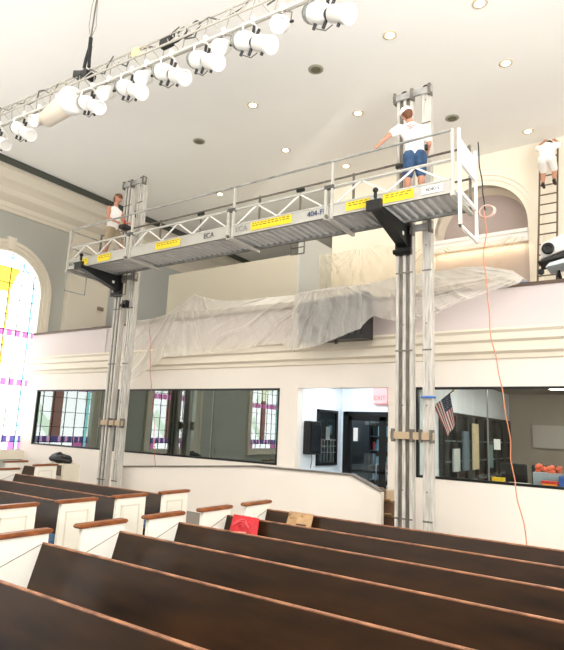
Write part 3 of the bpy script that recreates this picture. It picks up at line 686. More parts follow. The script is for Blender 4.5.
# ------------------------------------------------------------------ ladder and balcony machine
o = thing('ladder', (-2.35, 14.1, 5.55), 'tall extension ladder leaning on the cream wall right of the arch', 'ladder')
b0, b1, t0, t1 = V(-2.56, 14.25, 5.56), V(-2.14, 14.25, 5.56), V(-2.52, 15.15, 9.5), V(-2.10, 15.15, 9.5)
for a, b in ((b0, t0), (b1, t1)): MB().bar(a, b, .035, .07, (0, 1, 0)).build('rail', wood_m, o)
for k in range(1, 14):
    t = k / 14; MB().cyl(lerp(b0, t0, t), lerp(b1, t1, t), .018, seg=8).build('rung', wood_m, o)
for a in (b0, b1): MB().box((a.x - .03, a.y - .05, a.z - .01), (a.x + .03, a.y + .05, a.z + .05)).build('rubber_foot', black_m, o)
o = thing('followspot', (-1.9, 12.4, 4.0), 'white and black spotlight machine behind the parapet beside the ladder foot', 'spotlight')
MB().hull([(-2.12, 12.2, 5.62), (-1.3, 12.2, 5.86), (-2.12, 12.7, 5.62), (-1.3, 12.7, 5.86), (-2.1, 12.2, 5.95), (-1.3, 12.2, 6.25), (-2.1, 12.7, 5.95), (-1.3, 12.7, 6.25)]).build('housing', white_m, o, bevel=.02)
MB().lathe((-1.95, 12.2, 5.80), (0, -1, 0), [(-.02, .10), (.06, .10), (.08, .12), (.12, .12), (.12, .06), (.1, .05)], 20).build('lens_barrel', black_m, o)
MB().hull([(-2.14, 12.0, 5.50), (-1.2, 12.0, 5.62), (-2.14, 12.6, 5.50), (-1.2, 12.6, 5.62), (-2.12, 12.0, 5.53), (-1.2, 12.0, 5.78), (-2.12, 12.6, 5.53), (-1.2, 12.6, 5.78)]).build('black_tray', black_m, o)
MB().hull([(-1.98, 11.9, 5.36), (-1.2, 11.9, 5.46), (-1.98, 12.5, 5.36), (-1.2, 12.5, 5.46), (-1.9, 11.9, 5.44), (-1.2, 11.9, 5.58), (-1.9, 12.5, 5.44), (-1.2, 12.5, 5.58)]).build('lower_panel', mat('pale_blue_plastic', (216, 228, 232), .4), o)
for dx, dy in ((-.28, -.1), (.3, -.15), (0, .3)): MB().cyl((-1.8, 12.35, 5.4), (-1.85 + dx, 12.35 + dy, 4.0), .02).build('leg', black_m, o)
MB().cyl((-2.1, 12.2, 5.30), (-2.1, 12.2, 5.5), .015).build('rod', black_m, o)
MB().lathe((-2.1, 12.15, 5.33), (0, -1, 0), [(0, .06), (.05, .06), (.05, .03)], 14).build('knob', black_m, o)

# ------------------------------------------------------------------ plastic sheets
def interp(tab, x):
    if x <= tab[0][0]: return tab[0][1]
    for (a, b), (c, d) in zip(tab, tab[1:]):
        if x <= c: return b + (d - b) * (x - a) / (c - a)
    return tab[-1][1]
TOP = [(-12.75, 4.85), (-12.2, 4.85), (-11.9, 4.95), (-11.2, 5.34), (-10.9, 5.50), (-10.5, 5.36), (-9.9, 5.22), (-9.3, 5.17), (-8.4, 5.16), (-7.2, 5.14), (-6.3, 5.24), (-5.6, 5.18), (-4.7, 5.30), (-3.6, 5.30), (-3.0, 5.28), (-2.45, 5.12), (-2.2, 4.9)]
BOT = [(-12.75, 3.02), (-12.3, 3.15), (-11.6, 3.5), (-11.2, 3.72), (-10.3, 3.74), (-9.0, 3.82), (-7.4, 3.9), (-6.9, 3.66), (-6.3, 3.70), (-5.8, 3.82), (-5.15, 4.02), (-4.95, 4.3), (-4.5, 4.2), (-3.9, 4.25), (-3.3, 4.5), (-2.7, 4.66), (-2.2, 4.74)]
def sm(a, b, x):
    t = max(0, min(1, (x - a) / (b - a))); return t * t * (3 - 2 * t)
def ridge(a, n, ph): return (1 - abs(math.sin(a * n + ph))) ** 4
def film(u, v):
    x = -12.7 + u * 10.5
    zt = interp(TOP, x); zb = interp(BOT, x)
    bulge = sm(-7.1, -6.8, x) * (1 - sm(-5.12, -4.7, x))
    zc = 1.95 + (zt - 1.95) * 11.2 / 11
    P = [(12.6, zc - .4), (11.9, zc - .12), (11.25, zc), (10.86 - bulge * .62, 4.87 + (zc - 4.87) * .18), (10.62 - bulge * .46, zb)]
    T = [0, .14, .28, .45, 1]
    for k in range(4):
        if v <= T[k + 1] + 1e-9:
            t = (v - T[k]) / (T[k + 1] - T[k]); y = P[k][0] + (P[k + 1][0] - P[k][0]) * t; z = P[k][1] + (P[k + 1][1] - P[k][1]) * t; break
    d = 0
    wa = 1 - sm(-10.4, -9.2, x)
    for (px, pz, wg, n1) in ((-10.9, 5.75, wa, 9), (-5.4, 6.3, (1 - wa) * (1 - bulge * .5), 16), (-6.3, 5.4, bulge, 6), (-2.0, 5.0, sm(-4.9, -3.9, x), 7)):
        if wg <= 0: continue
        dx, dz = x - px, z - pz; rr = math.hypot(dx, dz) + .01; a = math.atan2(dx, -dz) + .05 * noise.noise((x, z * 2, n1))
        d += wg * min(1, rr * 1.5) * (ridge(a, n1, px) * .042 + ridge(a, n1 * 2.3, 1) * .018 + ridge(a, n1 * 4.1, 2) * .006)
    d += .03 * noise.noise((x * .9 - z * .8, z * .6, 9)) + .012 * noise.noise((x * 5 + z * 5, z * 1.2, 5))
    if v > .28: y -= max(0, d) * 1.1 + .005; z += .05 * noise.noise((x * 2.2, 0, 2)) * max(0, v - .45)
    else: z += d * .5; y += d * .2
    return (x - .25 * (1 - sm(0, .05, u)) * (v - .45 if v > .45 else 0), y, z)
o = MB().grid(film, 460, 130).build('plastic_sheet', film_m, fix=False)
tag(o, 'large translucent plastic sheet draped over the balcony parapet', 'plastic sheet')
def film2(u, v):
    x = -9.0 + u * 6.0; zt = 7.36 - .16 * sm(-6.5, -5.4, x) + .02 * math.sin(x * 7); z = zt + (5.3 - zt) * v
    y = 15.18 - .5 * (1 - sm(-6.6, -5.9, x)) * (1 - .2 * v)
    d = 0
    for px, pz in ((-2.95, 7.2), (-5.47, 7.2), (-7.5, 7.4), (-8.9, 7.4)):
        dx, dz = x - px, z - pz - .25; rr = math.hypot(dx, dz); d += math.sin(math.atan2(dx, -dz) * 19 + px) * .07 * math.exp(-rr * 1.1) * min(1, rr * 2) * .6
    d += .06 * noise.noise((x * 3 + z, z * .7, 4)) + .1 * noise.noise((x * .9, z * .5, 7))
    return (x, y - abs(d), z)
tag(MB().grid(film2, 240, 80).build('plastic_sheet', film2_m, fix=False), 'thin glowing plastic sheet taped below the arch on the back wall', 'plastic sheet')
def film3(u, v):
    x = -2.92 + u * .28; z = 7.2 - 1.7 * v; return (x, 15.22 + .03 * math.sin(u * 9 + v * 3), z)
tag(MB().box((-2.28, YF - .05, 4.842), (-2.12, YF + .2, 4.85)).build('tape_strip', tape_m), 'strip of blue tape at the end of the plastic on the brown parapet cap', 'tape')
# draped black cabinet hung on the parapet
o = thing('speaker_cabinet', (-5.9, 10.7, 3.97), 'wide black cabinet under the plastic on the balcony front', 'cabinet')
m = MB(); m.hull([(-6.72, 10.3, 3.86), (-5.12, 10.3, 3.86), (-6.78, 10.66, 3.86), (-5.12, 10.66, 3.86), (-6.8, 10.3, 4.72), (-5.12, 10.3, 4.84), (-6.8, 10.66, 4.72), (-5.12, 10.66, 4.84)])
m.build('cabinet_body', black_m, o, bevel=.01)
m = MB()
for k in range(10): m.box((-6.66 + k * .15, 10.285, 3.95), (-6.58 + k * .15, 10.299, 4.66))
m.build('grille', mat('charcoal_grille', (58, 60, 60), .6), o)
for x in (-6.3, -5.85): MB().cyl((x, 10.4, 3.78), (x, 10.4, 3.87), .035).build('foot', black_m, o)

# ------------------------------------------------------------------ lighting truss
TY = 5.4
lightwhite_m = mat('fixture_white', (232, 230, 224), .5)
trusswhite_m = mat('truss_white', (178, 172, 162), .5)
tz = lambda x: 8.0 - .049 * (x + 7.2)
o = thing('lighting_truss', (-7.2, TY, 7.75), 'white lattice lighting truss hanging under the ceiling at upper left', 'truss')
XA, XB = -12.6, -1.6
for dz, dy, nm in ((0, 0, 'top_chord'), (-.28, -.14, 'bottom_chord'), (-.28, .14, 'bottom_chord')):
    MB().cyl((XA, TY + dy, tz(XA) + dz), (XB, TY + dy, tz(XB) + dz), .017, seg=8).build(nm, trusswhite_m, o)
m = MB(); x = XA; k = 0
while x < XB - .2:
    nx = x + .22
    for dy in (-.14, .14):
        a = (x, TY, tz(x)) if k % 2 else (x, TY + dy, tz(x) - .28); b = (nx, TY + dy, tz(nx) - .28) if k % 2 else (nx, TY, tz(nx))
        m.cyl(a, b, .008, seg=6, caps=False)
    x = nx; k += 1
m.build('lacing', trusswhite_m, o)
MB().cyl((XA, TY - .05, tz(XA) - .42), (XB, TY - .05, tz(XB) - .42), .024, seg=8).build('pipe', mat('pale_tube', (206, 204, 196), .4, .3), o)
m = MB()
for k in range(7):
    x0 = -12 + k * 1.55; pts = [(x0 + t * .16, TY + .05 * math.sin(t * 2), tz(x0) - .12 + .09 * math.sin(t * 1.3 + k)) for t in range(10)]; m.tube(pts, .012, 6)
m.build('cabling', mat('grey_cable', (90, 88, 84), .6), o)
# hanger
o = thing('truss_hanger', (-8.3, TY, 8.1), 'black rigging hoist and steel cable holding the truss', 'hoist')
MB().cyl((-8.16, TY, 9.85), (-8.22, TY, 8.68), .014, seg=6).build('steel_cable', aludk_m, o)
MB().tube([(-8.16, TY, 9.85), (-8.30, TY, 9.4), (-8.32, TY, 9.0), (-8.22, TY, 8.68)], .005, 5).build('slack_line', aludk_m, o)
MB().tube([(-8.22, TY, 8.7), (-8.10, TY, 8.9), (-8.14, TY, 9.3), (-8.16, TY, 9.85)], .005, 5).build('slack_line', aludk_m, o)
m = MB(); m.cyl((-8.22, TY, 8.5), (-8.22, TY, 8.72), .035, seg=8); m.tube([(-8.22, TY, 8.55), (-8.3, TY, 8.3), (-8.32, TY, 8.15)], .03, 8); m.tube([(-8.2, TY, 8.55), (-8.2, TY, 8.3), (-8.18, TY, 8.12)], .03, 8)
m.build('sling', black_m, o)
m = MB(); m.hull([(-8.55, TY - .06, 8.02), (-8.25, TY - .06, 8.0), (-8.55, TY + .06, 8.02), (-8.25, TY + .06, 8.0), (-8.55, TY - .06, 8.15), (-8.25, TY - .06, 8.05), (-8.55, TY + .06, 8.15), (-8.25, TY + .06, 8.05)]); m.cyl((-8.16, TY - .1, 7.95), (-8.16, TY + .1, 7.95), .08)
m.build('hoist_clamp', black_m, o)
# stage lights: one built, the rest copied
def make_ers():
    o = thing('stage_light', (0, 0, 0), 'x', 'stage light', 'white spotlights on the lighting truss')
    d = V(.84, -.12, -.50).normalized(); c = V(-.02, 0, 0)
    MB().lathe(c - d * .30, d, [(-.04, .05), (-.03, .11), (.03, .125), (.06, .125)], 20).build('rear_cap', lens_m, o)
    MB().lathe(c - d * .245, d, [(0, .115), (.05, .122), (.2, .118), (.27, .08)], 20).build('reflector_housing', lightwhite_m, o)
    MB().lathe(c + d * .02, d, [(0, .06), (.09, .06)], 16).build('shutter_gate', black_m, o)
    MB().lathe(c + d * .10, d, [(0, .08), (.02, .10), (.26, .105), (.32, .115), (.32, .09), (.30, .08)], 20).build('lens_tube', lightwhite_m, o)
    s = V(0, 0, 1).cross(d).normalized(); up = d.cross(s)
    m = MB()
    for q in ((c + d * .05 + s * .10, c + d * .05 + s * .16), (c + d * .05 + up * .08, c + d * .05 + up * .17), (c + d * .05 - up * .07, c + d * .05 - up * .17), (c - d * .12 - up * .12, c - d * .12 - up * .19), (c + d * .3 - up * .1, c + d * .3 - up * .14), (c - d * .05 + up * .12, c - d * .08 + up * .20)):
        MB().cyl(q[0], q[1], .02, seg=8).build('knob', black_m, o)
    m = MB(); hang = V(-.02, 0, .28)
    m.tube([c + s * .16, c + s * .16 + V(0, 0, .16), hang + s * .03, hang - s * .03, c - s * .16 + V(0, 0, .16), c - s * .16], .012, 6)
    m.build('yoke', white_m, o)
    MB().box((-.04, -.02, .27), (.0, .02, .37)).build('clamp', white_m, o)
    MB().tube([c - d * .28 - V(0, 0, .05), c - d * .2 - V(0, 0, .2), c - V(0, 0, .22), c + V(.1, 0, -.19)], .007, 5).build('power_cable', mat('grey_cable', (90, 88, 84), .6), o)
    return o
ers = make_ers()
spots = [(-10.88, 'leftmost one at the picture edge'), (-10.0, 'one left of the long white drum'), (-7.92, 'one just right of the hanging cable'), (-6.90, 'second one right of the hanging cable'),
         (-6.0, 'third one right of the hanging cable'), (-5.3, 'fourth one right of the hanging cable'), (-4.42, 'next to last at the top edge'), (-3.25, 'rightmost one at the top of the picture')]
def fz(x): return tz(x) - .80 - (x + 7.2) * -.02
for i, (x, l) in enumerate(spots):
    c = ers if i == 0 else copy_tree(ers)
    c.scale = (1.08, 1.08, 1.08); c.location = (x, TY - .05, tz(x) - .74); c.rotation_euler.z = R.uniform(-.12, .12); c['label'] = 'white profile spotlight hanging on the truss, ' + l
def make_par():
    o = thing('par_light', (0, 0, 0), 'x', 'stage light', 'small round spotlights on the truss')
    d = V(.15, -.75, -.6).normalized()
    MB().lathe(V(0, 0, 0) - d * .16, d, [(0, .05), (.03, .09), (.12, .11), (.28, .115), (.30, .12), (.30, .10), (.27, .09)], 18).build('can', lightwhite_m, o)
    MB().lathe(d * .10, d, [(0, .09), (.012, .07)], 16).build('lamp_face', mat('warm_face', (255, 244, 226), .5, emit=.35), o)
    s = V(0, 0, 1).cross(d).normalized()
    MB().tube([s * .13, s * .14 + V(0, 0, .14), V(0, 0, .2), -s * .14 + V(0, 0, .14), -s * .13], .011, 6).build('yoke', aludk_m, o)
    MB().cyl(s * .12, s * .17, .018, seg=8).build('knob', black_m, o); MB().cyl(-s * .12, -s * .17, .018, seg=8).build('knob', black_m, o)
    MB().box((-.025, -.025, .19), (.025, .025, .30)).build('clamp', white_m, o)
    return o
par = make_par()
for i, (x, l) in enumerate([(-9.52, 'at the left end of the long white drum'), (-7.50, 'between the first two profile spotlights'), (-6.58, 'above the gap before the third profile spotlight'), (-4.97, 'before the top cluster'), (-3.95, 'at the top edge of the picture')]):
    c = par if i == 0 else copy_tree(par)
    c.location = (x, TY - .05, tz(x) - .64); c['label'] = 'small round white spotlight facing down ' + l
tag(MB().lathe((-6.85, TY, 7.86), (0, -1, 0), [(0, .05), (.08, .09), (.1, .05)], 14).build('warm_lamp', dim_m), 'small yellow lamp inside the truss', 'lamp')
o = thing('projector_drum', (-8.9, TY, 7.4), 'long pale cylinder hanging level below the truss left of the cable', 'drum')
d = V(.97, -.15, -.02).normalized()
MB().lathe((-9.42, TY + .05, 7.50), d, [(0, .10), (.02, .15), (.9, .20), (.95, .20)], 28).build('drum_body', mat('drum_cream', (240, 226, 208), .5), o)
MB().lathe(V(-9.42, TY + .05, 7.50) + d * .95, d, [(0, .20), (0, .235), (.14, .235), (.14, .19), (.1, .18)], 28).build('end_ring', white_m, o)
MB().cyl((-9.1, TY, 7.62), (-9.1, TY, 7.9), .015).build('hanger', white_m, o); MB().cyl((-8.65, TY, 7.66), (-8.65, TY, 7.88), .015).build('hanger', white_m, o)
o = thing('moving_head', (-5.95, TY, 7.8), 'dark coiled fixture sitting in the truss right of the yellow lamp', 'fixture')
m = MB(); m.tube([(-6.2 + .16 * math.cos(t * .7) + t * .03, TY, 7.86 + .10 * math.sin(t * .7)) for t in range(22)], .014, 6); m.build('coiled_cable', black_m, o)
MB().box((-6.32, TY - .06, 7.76), (-6.08, TY + .06, 7.9)).build('housing', black_m, o, bevel=.02)

# ceiling lights and round vents
def downlight(x, y, lab, on=True):
    o = thing('recessed_light' if on else 'ceiling_speaker', (x, y, ZC), lab, 'ceiling light' if on else 'ceiling speaker', 'recessed ceiling lights' if on else 'round ceiling speakers')
    if on:
        MB().lathe((x, y, ZC), (0, 0, -1), [(0, .14), (.012, .14), (.018, .11), (.006, .10)], 20).build('trim_ring', mat('ring_brass', (206, 190, 160), .5), o)
        MB().lathe((x, y, ZC), (0, 0, -1), [(0, .085), (.012, .085)], 20).build('lamp', lamp_m, o)
    else:
        MB().lathe((x, y, ZC), (0, 0, -1), [(0, .17), (.014, .17), (.02, .13)], 20).build('rim', mat('speaker_rim', (150, 148, 130), .6), o)
        MB().lathe((x, y, ZC), (0, 0, -1), [(0, .11), (.026, .11)], 16).build('grille', mat('speaker_grille', (104, 100, 78), .7), o)
for x, y, l in ((-4.26, 9.45, 'nearest right mast top on its left'), (-2.52, 11.53, 'right of the right mast'), (-8.18, 10.04, 'left of centre below the lighting truss'), (-6.11, 11.68, 'midway above the platform left of the right worker'),
                (-8.76, 12.36, 'low over the middle of the platform'), (-2.71, 14.66, 'close to the ladder worker'), (-12.49, 13.82, 'just above the platform rail on the left'), (-7.74, 14.09, 'faint one just above the top rail'), (-2.5, 9.51, 'at the upper right picture edge')):
    downlight(x, y, 'round glowing recessed ceiling light ' + l)
for x, y, l in ((-6.1, 9.62, 'at top centre'), (-10.6, 10.71, 'above the left part of the platform'), (-4.18, 13.07, 'right of the right mast')):
    downlight(x, y, 'round dark ceiling speaker ' + l, False)

# ------------------------------------------------------------------ cords
def wig(pts, n, amp, seed):
    out = []; r = random.Random(seed)
    for i in range(len(pts) - 1):
        a, b = V(*pts[i]), V(*pts[i + 1])
        for k in range(n):
            t = k / n; p = lerp(a, b, t); p.x += amp * noise.noise((p.z * 2.3, seed, 0)); out.append(p)
    out.append(V(*pts[-1])); return out
tag(MB().tube(wig([(-2.62, 9.62, 7.15), (-2.56, 9.64, 6.2), (-2.52, 9.62, 5.85)], 8, .05, 1), .011, 6).build('power_cord', black_m), 'black cord hanging from the right end of the platform rail', 'cord')
tag(MB().tube(wig([(-2.52, 9.62, 5.85), (-2.55, 9.6, 4.95), (-2.46, 9.6, 3.56), (-2.26, 9.6, 2.41), (-2.21, 9.6, 1.64), (-2.02, 9.6, .4), (-2.0, 9.5, .02), (-2.4, 9.4, .02)], 8, .05, 2), .009, 6).build('extension_cord', orange_m), 'orange extension cord hanging from the platform to the floor before the right window', 'cord')
m = MB()
for q in range(3): m.tube([(-2.5 + (.12 + .012 * q) * math.cos(t * PI / 10), 9.62 + .02 * q, 5.83 + (.11) * math.sin(t * PI / 10)) for t in range(21)], .012, 6)
tag(m.build('cord_coil', mat('white_orange_cord', (220, 190, 176), .6)), 'small looped coil of cord hanging below the right end gate', 'cord')
tag(MB().tube(wig([(-11.75, 10.5, 4.6), (-11.6, 10.55, 3.3), (-11.42, 10.6, 2.2), (-11.2, 10.62, .9), (-11.2, 10.62, .02)], 9, .06, 5), .007, 6).build('extension_cord', mat('thin_red_cord', (188, 92, 62), .6)), 'thin red cord hanging down from the plastic sheet past the left window', 'cord')

# ------------------------------------------------------------------ recess things
o = thing('exit_sign', (-6.03, 13.0, 2.69), 'faded red exit sign above the black door', 'exit sign')
MB().box((-6.22, 12.98, 2.69), (-5.84, 13.08, 3.1)).build('sign_box', mat('exit_red', (250, 150, 150), .5, emit=.5), o, bevel=.01)
text('lettering', 'EXIT', .15, (-6.03, 12.975, 2.82), FACE_CAM, mat('exit_letters', (255, 70, 70), .5, emit=.9), o)
o = thing('wall_cabinet', (-7.05, 11.5, 1.4), 'tall narrow black unit on the side wall of the white recess', 'wall unit')
MB().box((-7.15, 11.28, 1.42), (-6.97, 11.80, 2.18)).build('housing', black_m, o, bevel=.02)
MB().box((-6.97, 11.36, 1.5), (-6.955, 11.72, 2.1)).build('panel', mat('dark_screen', (34, 36, 40), .2), o)
MB().tube([(-7.1, 11.6, 1.42), (-7.1, 11.62, 1.3), (-7.12, 11.6, 1.1)], .008, 5).build('cable', black_m, o)
# notice on the door
tag(MB().box((-6.78, 13.055, 1.75), (-6.66, 13.062, 2.08)).build('door_notice', white_m), 'small white notice on the left leaf of the black glass door', 'notice')
# bookcases seen through the door, every book its own object
def bookcase(x0, x1, y, z1, lab):
    o = thing('bookcase', ((x0 + x1) / 2, y + .15, 0), lab, 'bookcase')
    m = MB(); m.box((x0, y, 0), (x0 + .03, y + .3, z1)); m.box((x1 - .03, y, 0), (x1, y + .3, z1)); m.box((x0, y + .28, 0), (x1, y + .3, z1)); m.build('case', darkcase_m, o)
    z = .35
    while z < z1: MB().box((x0 + .03, y, z), (x1 - .03, y + .28, z + .025)).build('shelf', mat('blue_grey_shelf', (70, 96, 112), .5), o); z += .38
bookcase(-7.0, -5.9, 14.4, 2.35, 'dark bookcase behind the left leaf of the glass door'); bookcase(-5.85, -4.75, 14.4, 2.35, 'dark bookcase behind the right leaf of the glass door')
bc = [('blue', (70, 120, 160)), ('red', (212, 40, 44)), ('white', (220, 226, 230)), ('pale blue', (130, 176, 200)), ('black', (30, 32, 36)), ('orange', (226, 96, 60))]
shn = ['bottom', 'lower middle', 'middle', 'upper middle', 'top']
for si in range(5):
    for side_, xx in (('left', -6.9), ('right', -5.75)):
        x = xx
        while x < xx + .85:
            wd = R.uniform(.05, .12); h = R.uniform(.2, .31); cn, cc = bc[R.choice([0, 0, 3, 3, 4, 4, 2, 1 if si in (1, 3) else 0, 5 if si == 3 else 3])]
            z = .35 + si * .38 + .027
            b = MB().box((x, 14.44, z), (x + wd - .006, 14.62, z + h)).build('book', mat('book_' + cn.replace(' ', '_'), cc, .5))
            tag(b, '%s book on the %s shelf of the %s bookcase behind the glass door' % (cn, shn[si], side_), 'book', '%s books, %s shelf of the %s bookcase' % (cn, shn[si], side_)); x += wd + R.choice([0, 0, .03])
# cartons behind the half wall end
for i, (x, y, z, sx, sz, ry, lab) in enumerate(((-4.78, 10.62, 0, .5, .42, 0, 'brown carton on the floor at the lower end of the half wall'), (-4.76, 10.62, .42, .42, .26, 0, 'smaller brown carton stacked on the floor carton by the half wall'), (-4.86, 10.62, .68, .34, .2, 0, 'open tan box on top of the carton stack by the half wall'))):
    o = thing('cardboard_box', (x, y, z), lab, 'box')
    MB().box((x - sx / 2, y - .18, z), (x + sx / 2, y + .18, z + sz)).build('carton', mat('carton_%d' % i, [(96, 70, 52), (120, 92, 68), (206, 182, 150)][i], .8), o)
    MB().hull([(x - sx / 2, y - .18, z + sz), (x + sx / 2, y - .18, z + sz), (x - sx / 2, y - .17, z + sz), (x + sx / 2, y - .17, z + sz), (x - sx / 2 + .03, y - .30, z + sz + .05), (x + sx / 2 - .02, y - .30, z + sz + .07), (x - sx / 2 + .03, y - .29, z + sz + .06), (x + sx / 2 - .02, y - .29, z + sz + .08)]).build('flap', cardboard_m, o)

# ------------------------------------------------------------------ office things
o = thing('flag', (-3.95, 11.75, 1.9), 'american flag hanging from a slanted pole behind the right window', 'flag')
h0, h1 = V(-4.22, 11.75, 2.58), V(-3.88, 11.75, 2.85)  # hoist edge along the pole
f0, f1 = V(-3.92, 11.68, 1.96), V(-3.74, 11.68, 2.22)
MB().cyl((-4.5, 11.78, 2.36), (-3.84, 11.78, 2.885), .012, seg=8).build('pole', wood_m, o)
MB().lathe((-3.84, 11.78, 2.885), (.78, 0, .62), [(0, .012), (.02, .025), (.06, .004)], 8).build('finial', mat('brass', (190, 150, 70), .3, .6), o)
fr = mat('flag_red', (178, 52, 62), .8); fw_ = mat('flag_white', (236, 228, 224), .8); fb = mat('flag_blue', (52, 58, 92), .8)
m = MB(); NU, NV = 26, 26
def fp(u, v):  # u along the fly, v across (0 = lower hoist end, 1 = upper)
    p = lerp(lerp(h0, f0, u), lerp(h1, f1, u), v); p = p.copy(); p.y += .03 * math.sin(v * 9 + u * 2) * (.3 + u); return p
for i in range(NU):
    for j in range(NV):
        u, v = i / NU, j / NV
        mi = 2 if (u < .42 and v >= 12 / 26) else (0 if (j // 2) % 2 == 0 else 1)
        m.add([fp(u, v), fp(u + 1 / NU, v), fp(u + 1 / NU, v + 1 / NV), fp(u, v + 1 / NV)], [(0, 1, 2, 3)], mi, True)
cl = m.build('cloth', [fr, fw_, fb], o, fix=False)
m = MB()
for i in range(9):
    for j in range(11):
        if (i + j) % 2: continue
        c = fp(.42 * (j + .7) / 12.4, .48 + .5 * (i + .5) / 9); c.y -= .006; r = .009
        m.add([(c.x + r * (1 if k % 2 else .4) * math.sin(k * PI / 5), c.y, c.z + r * (1 if k % 2 else .4) * math.cos(k * PI / 5)) for k in range(10)], [tuple(range(10))])
s_ = m.build('stars', fw_, cl, fix=False)
# storage partition along the left side of the office
o = thing('glazed_cabinet', (-4.2, 15.2, 0), 'long dark glazed cabinet along the left side of the office behind the flag', 'cabinet')
MB().box((-4.34, 12.2, 0), (-4.24, 18.1, 2.5)).build('case_back', darkcase_m, o)
m = MB()
for k in range(8): m.box((-4.24, 12.2 + k * .84, 0), (-4.16, 12.26 + k * .84, 2.5))
m.box((-4.24, 12.2, 2.44), (-4.16, 18.1, 2.5)); m.box((-4.24, 12.2, 0), (-4.16, 18.1, .1)); m.build('door_frame', frame_m, o)
for k in range(4): MB().box((-4.24, 12.26, .5 + k * .45), (-4.18, 18.0, .53 + k * .45)).build('shelf', mat('grey_shelf', (96, 110, 108), .5), o)
for k, (y, c, hgt) in enumerate(((12.8, (190, 196, 192), .5), (13.5, (90, 110, 120), .9), (14.3, (214, 200, 160), 1.1), (15.6, (120, 150, 150), .6))):
    b = MB().box((-4.19, y, 1.2), (-4.15, y + .45, 1.2 + hgt)).build('hanging_garment', mat('garment_%d' % k, c, .8)); tag(b, ['pale grey', 'slate blue', 'tan', 'grey green'][k] + ' garment hanging on the dark glazed cabinet', 'garment')
st(MB().box((-4.35, 11.2, 2.5), (-4.2, 18.2, 3.3)).build('wall_header', lightroom_m))
st(MB().box((-4.35, 11.2, 0), (-4.28, 12.2, 2.5)).build('wall_office_side', lightroom_m))
o = thing('picture_frame', (-4.25, 11.75, 1.6), 'small framed picture on the white wall strip between the mast columns', 'picture')
MB().box((-4.28, 11.55, 1.62), (-4.25, 11.8, 2.02)).build('frame', frame_m, o); MB().box((-4.25, 11.59, 1.66), (-4.245, 11.76, 1.98)).build('print', mat('print_paper', (214, 208, 196), .7), o)
tag(MB().box((-3.55, 18.1, 1.75), (-2.6, 18.19, 2.4)).build('whiteboard', mat('pale_board', (196, 190, 180), .6)), 'pale rectangular board on the beige back wall of the office', 'board')
tag(MB().box((-2.98, 11.6, 1.75), (-2.86, 11.61, 1.95)).build('paper_notice', white_m), 'white paper notice behind the right window beside the steel joint', 'notice')
# wooden post at the right end of the window
tag(MB().box((-1.75, 12.06, 0), (-1.52, 12.26, 3.3)).build('wooden_post', mat('tan_post', (156, 130, 88), .6, var=.3, scale=8)), 'tan post inside the office at the right picture edge', 'post')
# counter with clutter
o = thing('counter', (-2.0, 11.7, 0), 'counter running behind the right window', 'counter')
MB().box((-3.6, 11.3, 1.08), (1.5, 12.0, 1.13)).build('worktop', mat('grey_top', (120, 116, 110), .5), o); MB().box((-3.55, 11.4, 0), (1.45, 11.95, 1.08)).build('base', darkcase_m, o)
def item(name, a, b, c, lab, cat='box'):
    o = MB().box(a, b).build(name, mat(name + '_' + '_'.join(str(v) for v in c), c, .6), None, bevel=.008); return tag(o, lab, cat)
item('yellow_box', (-3.0, 11.45, 1.13), (-2.78, 11.6, 1.24), (238, 196, 40), 'small yellow box on the counter left of the cord')
item('paper_stack', (-2.7, 11.4, 1.13), (-2.35, 11.6, 1.17), (226, 224, 216), 'low stack of white paper on the counter', 'paper')
item('orange_box', (-2.1, 11.35, 1.13), (-1.85, 11.5, 1.2), (240, 150, 40), 'orange and yellow box on the counter at the right', 'box')
item('red_box', (-2.12, 11.36, 1.2), (-1.83, 11.5, 1.25), (200, 50, 40), 'flat red box on the orange box', 'box')
item('blue_binder', (-1.82, 11.35, 1.13), (-1.7, 11.55, 1.35), (50, 86, 160), 'blue binder on the counter at the right picture edge', 'binder')
item('grey_bin', (-2.3, 11.62, 1.13), (-1.8, 11.85, 1.38), (160, 170, 176), 'grey bin holding the orange heap on the counter', 'bin')
m = MB(); r2 = random.Random(3)
for k in range(26):
    c = V(-2.05 + r2.uniform(-.2, .2), 11.72 + r2.uniform(-.08, .08), 1.42 + r2.uniform(-.03, .08)); m.lathe(c, (r2.uniform(-1, 1), r2.uniform(-1, 1), 1), [(-.03, .01), (-.015, .045), (.015, .045), (.03, .01)], 8)
tag(m.build('orange_heap', mat('orange_cloth', (244, 120, 84), .7)), 'heap of orange cloth flowers in the grey bin on the counter', 'flowers', kind='stuff')
for k, (x, l) in enumerate(((-2.85, 'left'), (-2.25, 'right'))):
    o = thing('office_chair', (x, 12.6, 0), l + ' dark office chair behind the counter', 'chair', 'office chairs')
    MB().box((x - .26, 12.55, .95), (x + .26, 12.62, 1.48)).build('backrest', darkcase_m, o, bevel=.04); MB().box((x - .25, 12.62, .48), (x + .25, 13.1, .56)).build('seat', darkcase_m, o, bevel=.03)
    MB().cyl((x, 12.85, .05), (x, 12.85, .48), .03).build('post', black_m, o)
    MB().bar((x, 12.6, .52), (x, 12.6, 1.0), .06, .02).build('back_support', black_m, o)
    MB().bar((x - .28, 12.85, .04), (x + .28, 12.85, .04), .05, .05).box((x - .025, 12.57, .015), (x + .025, 13.13, .065)).build('base', black_m, o)
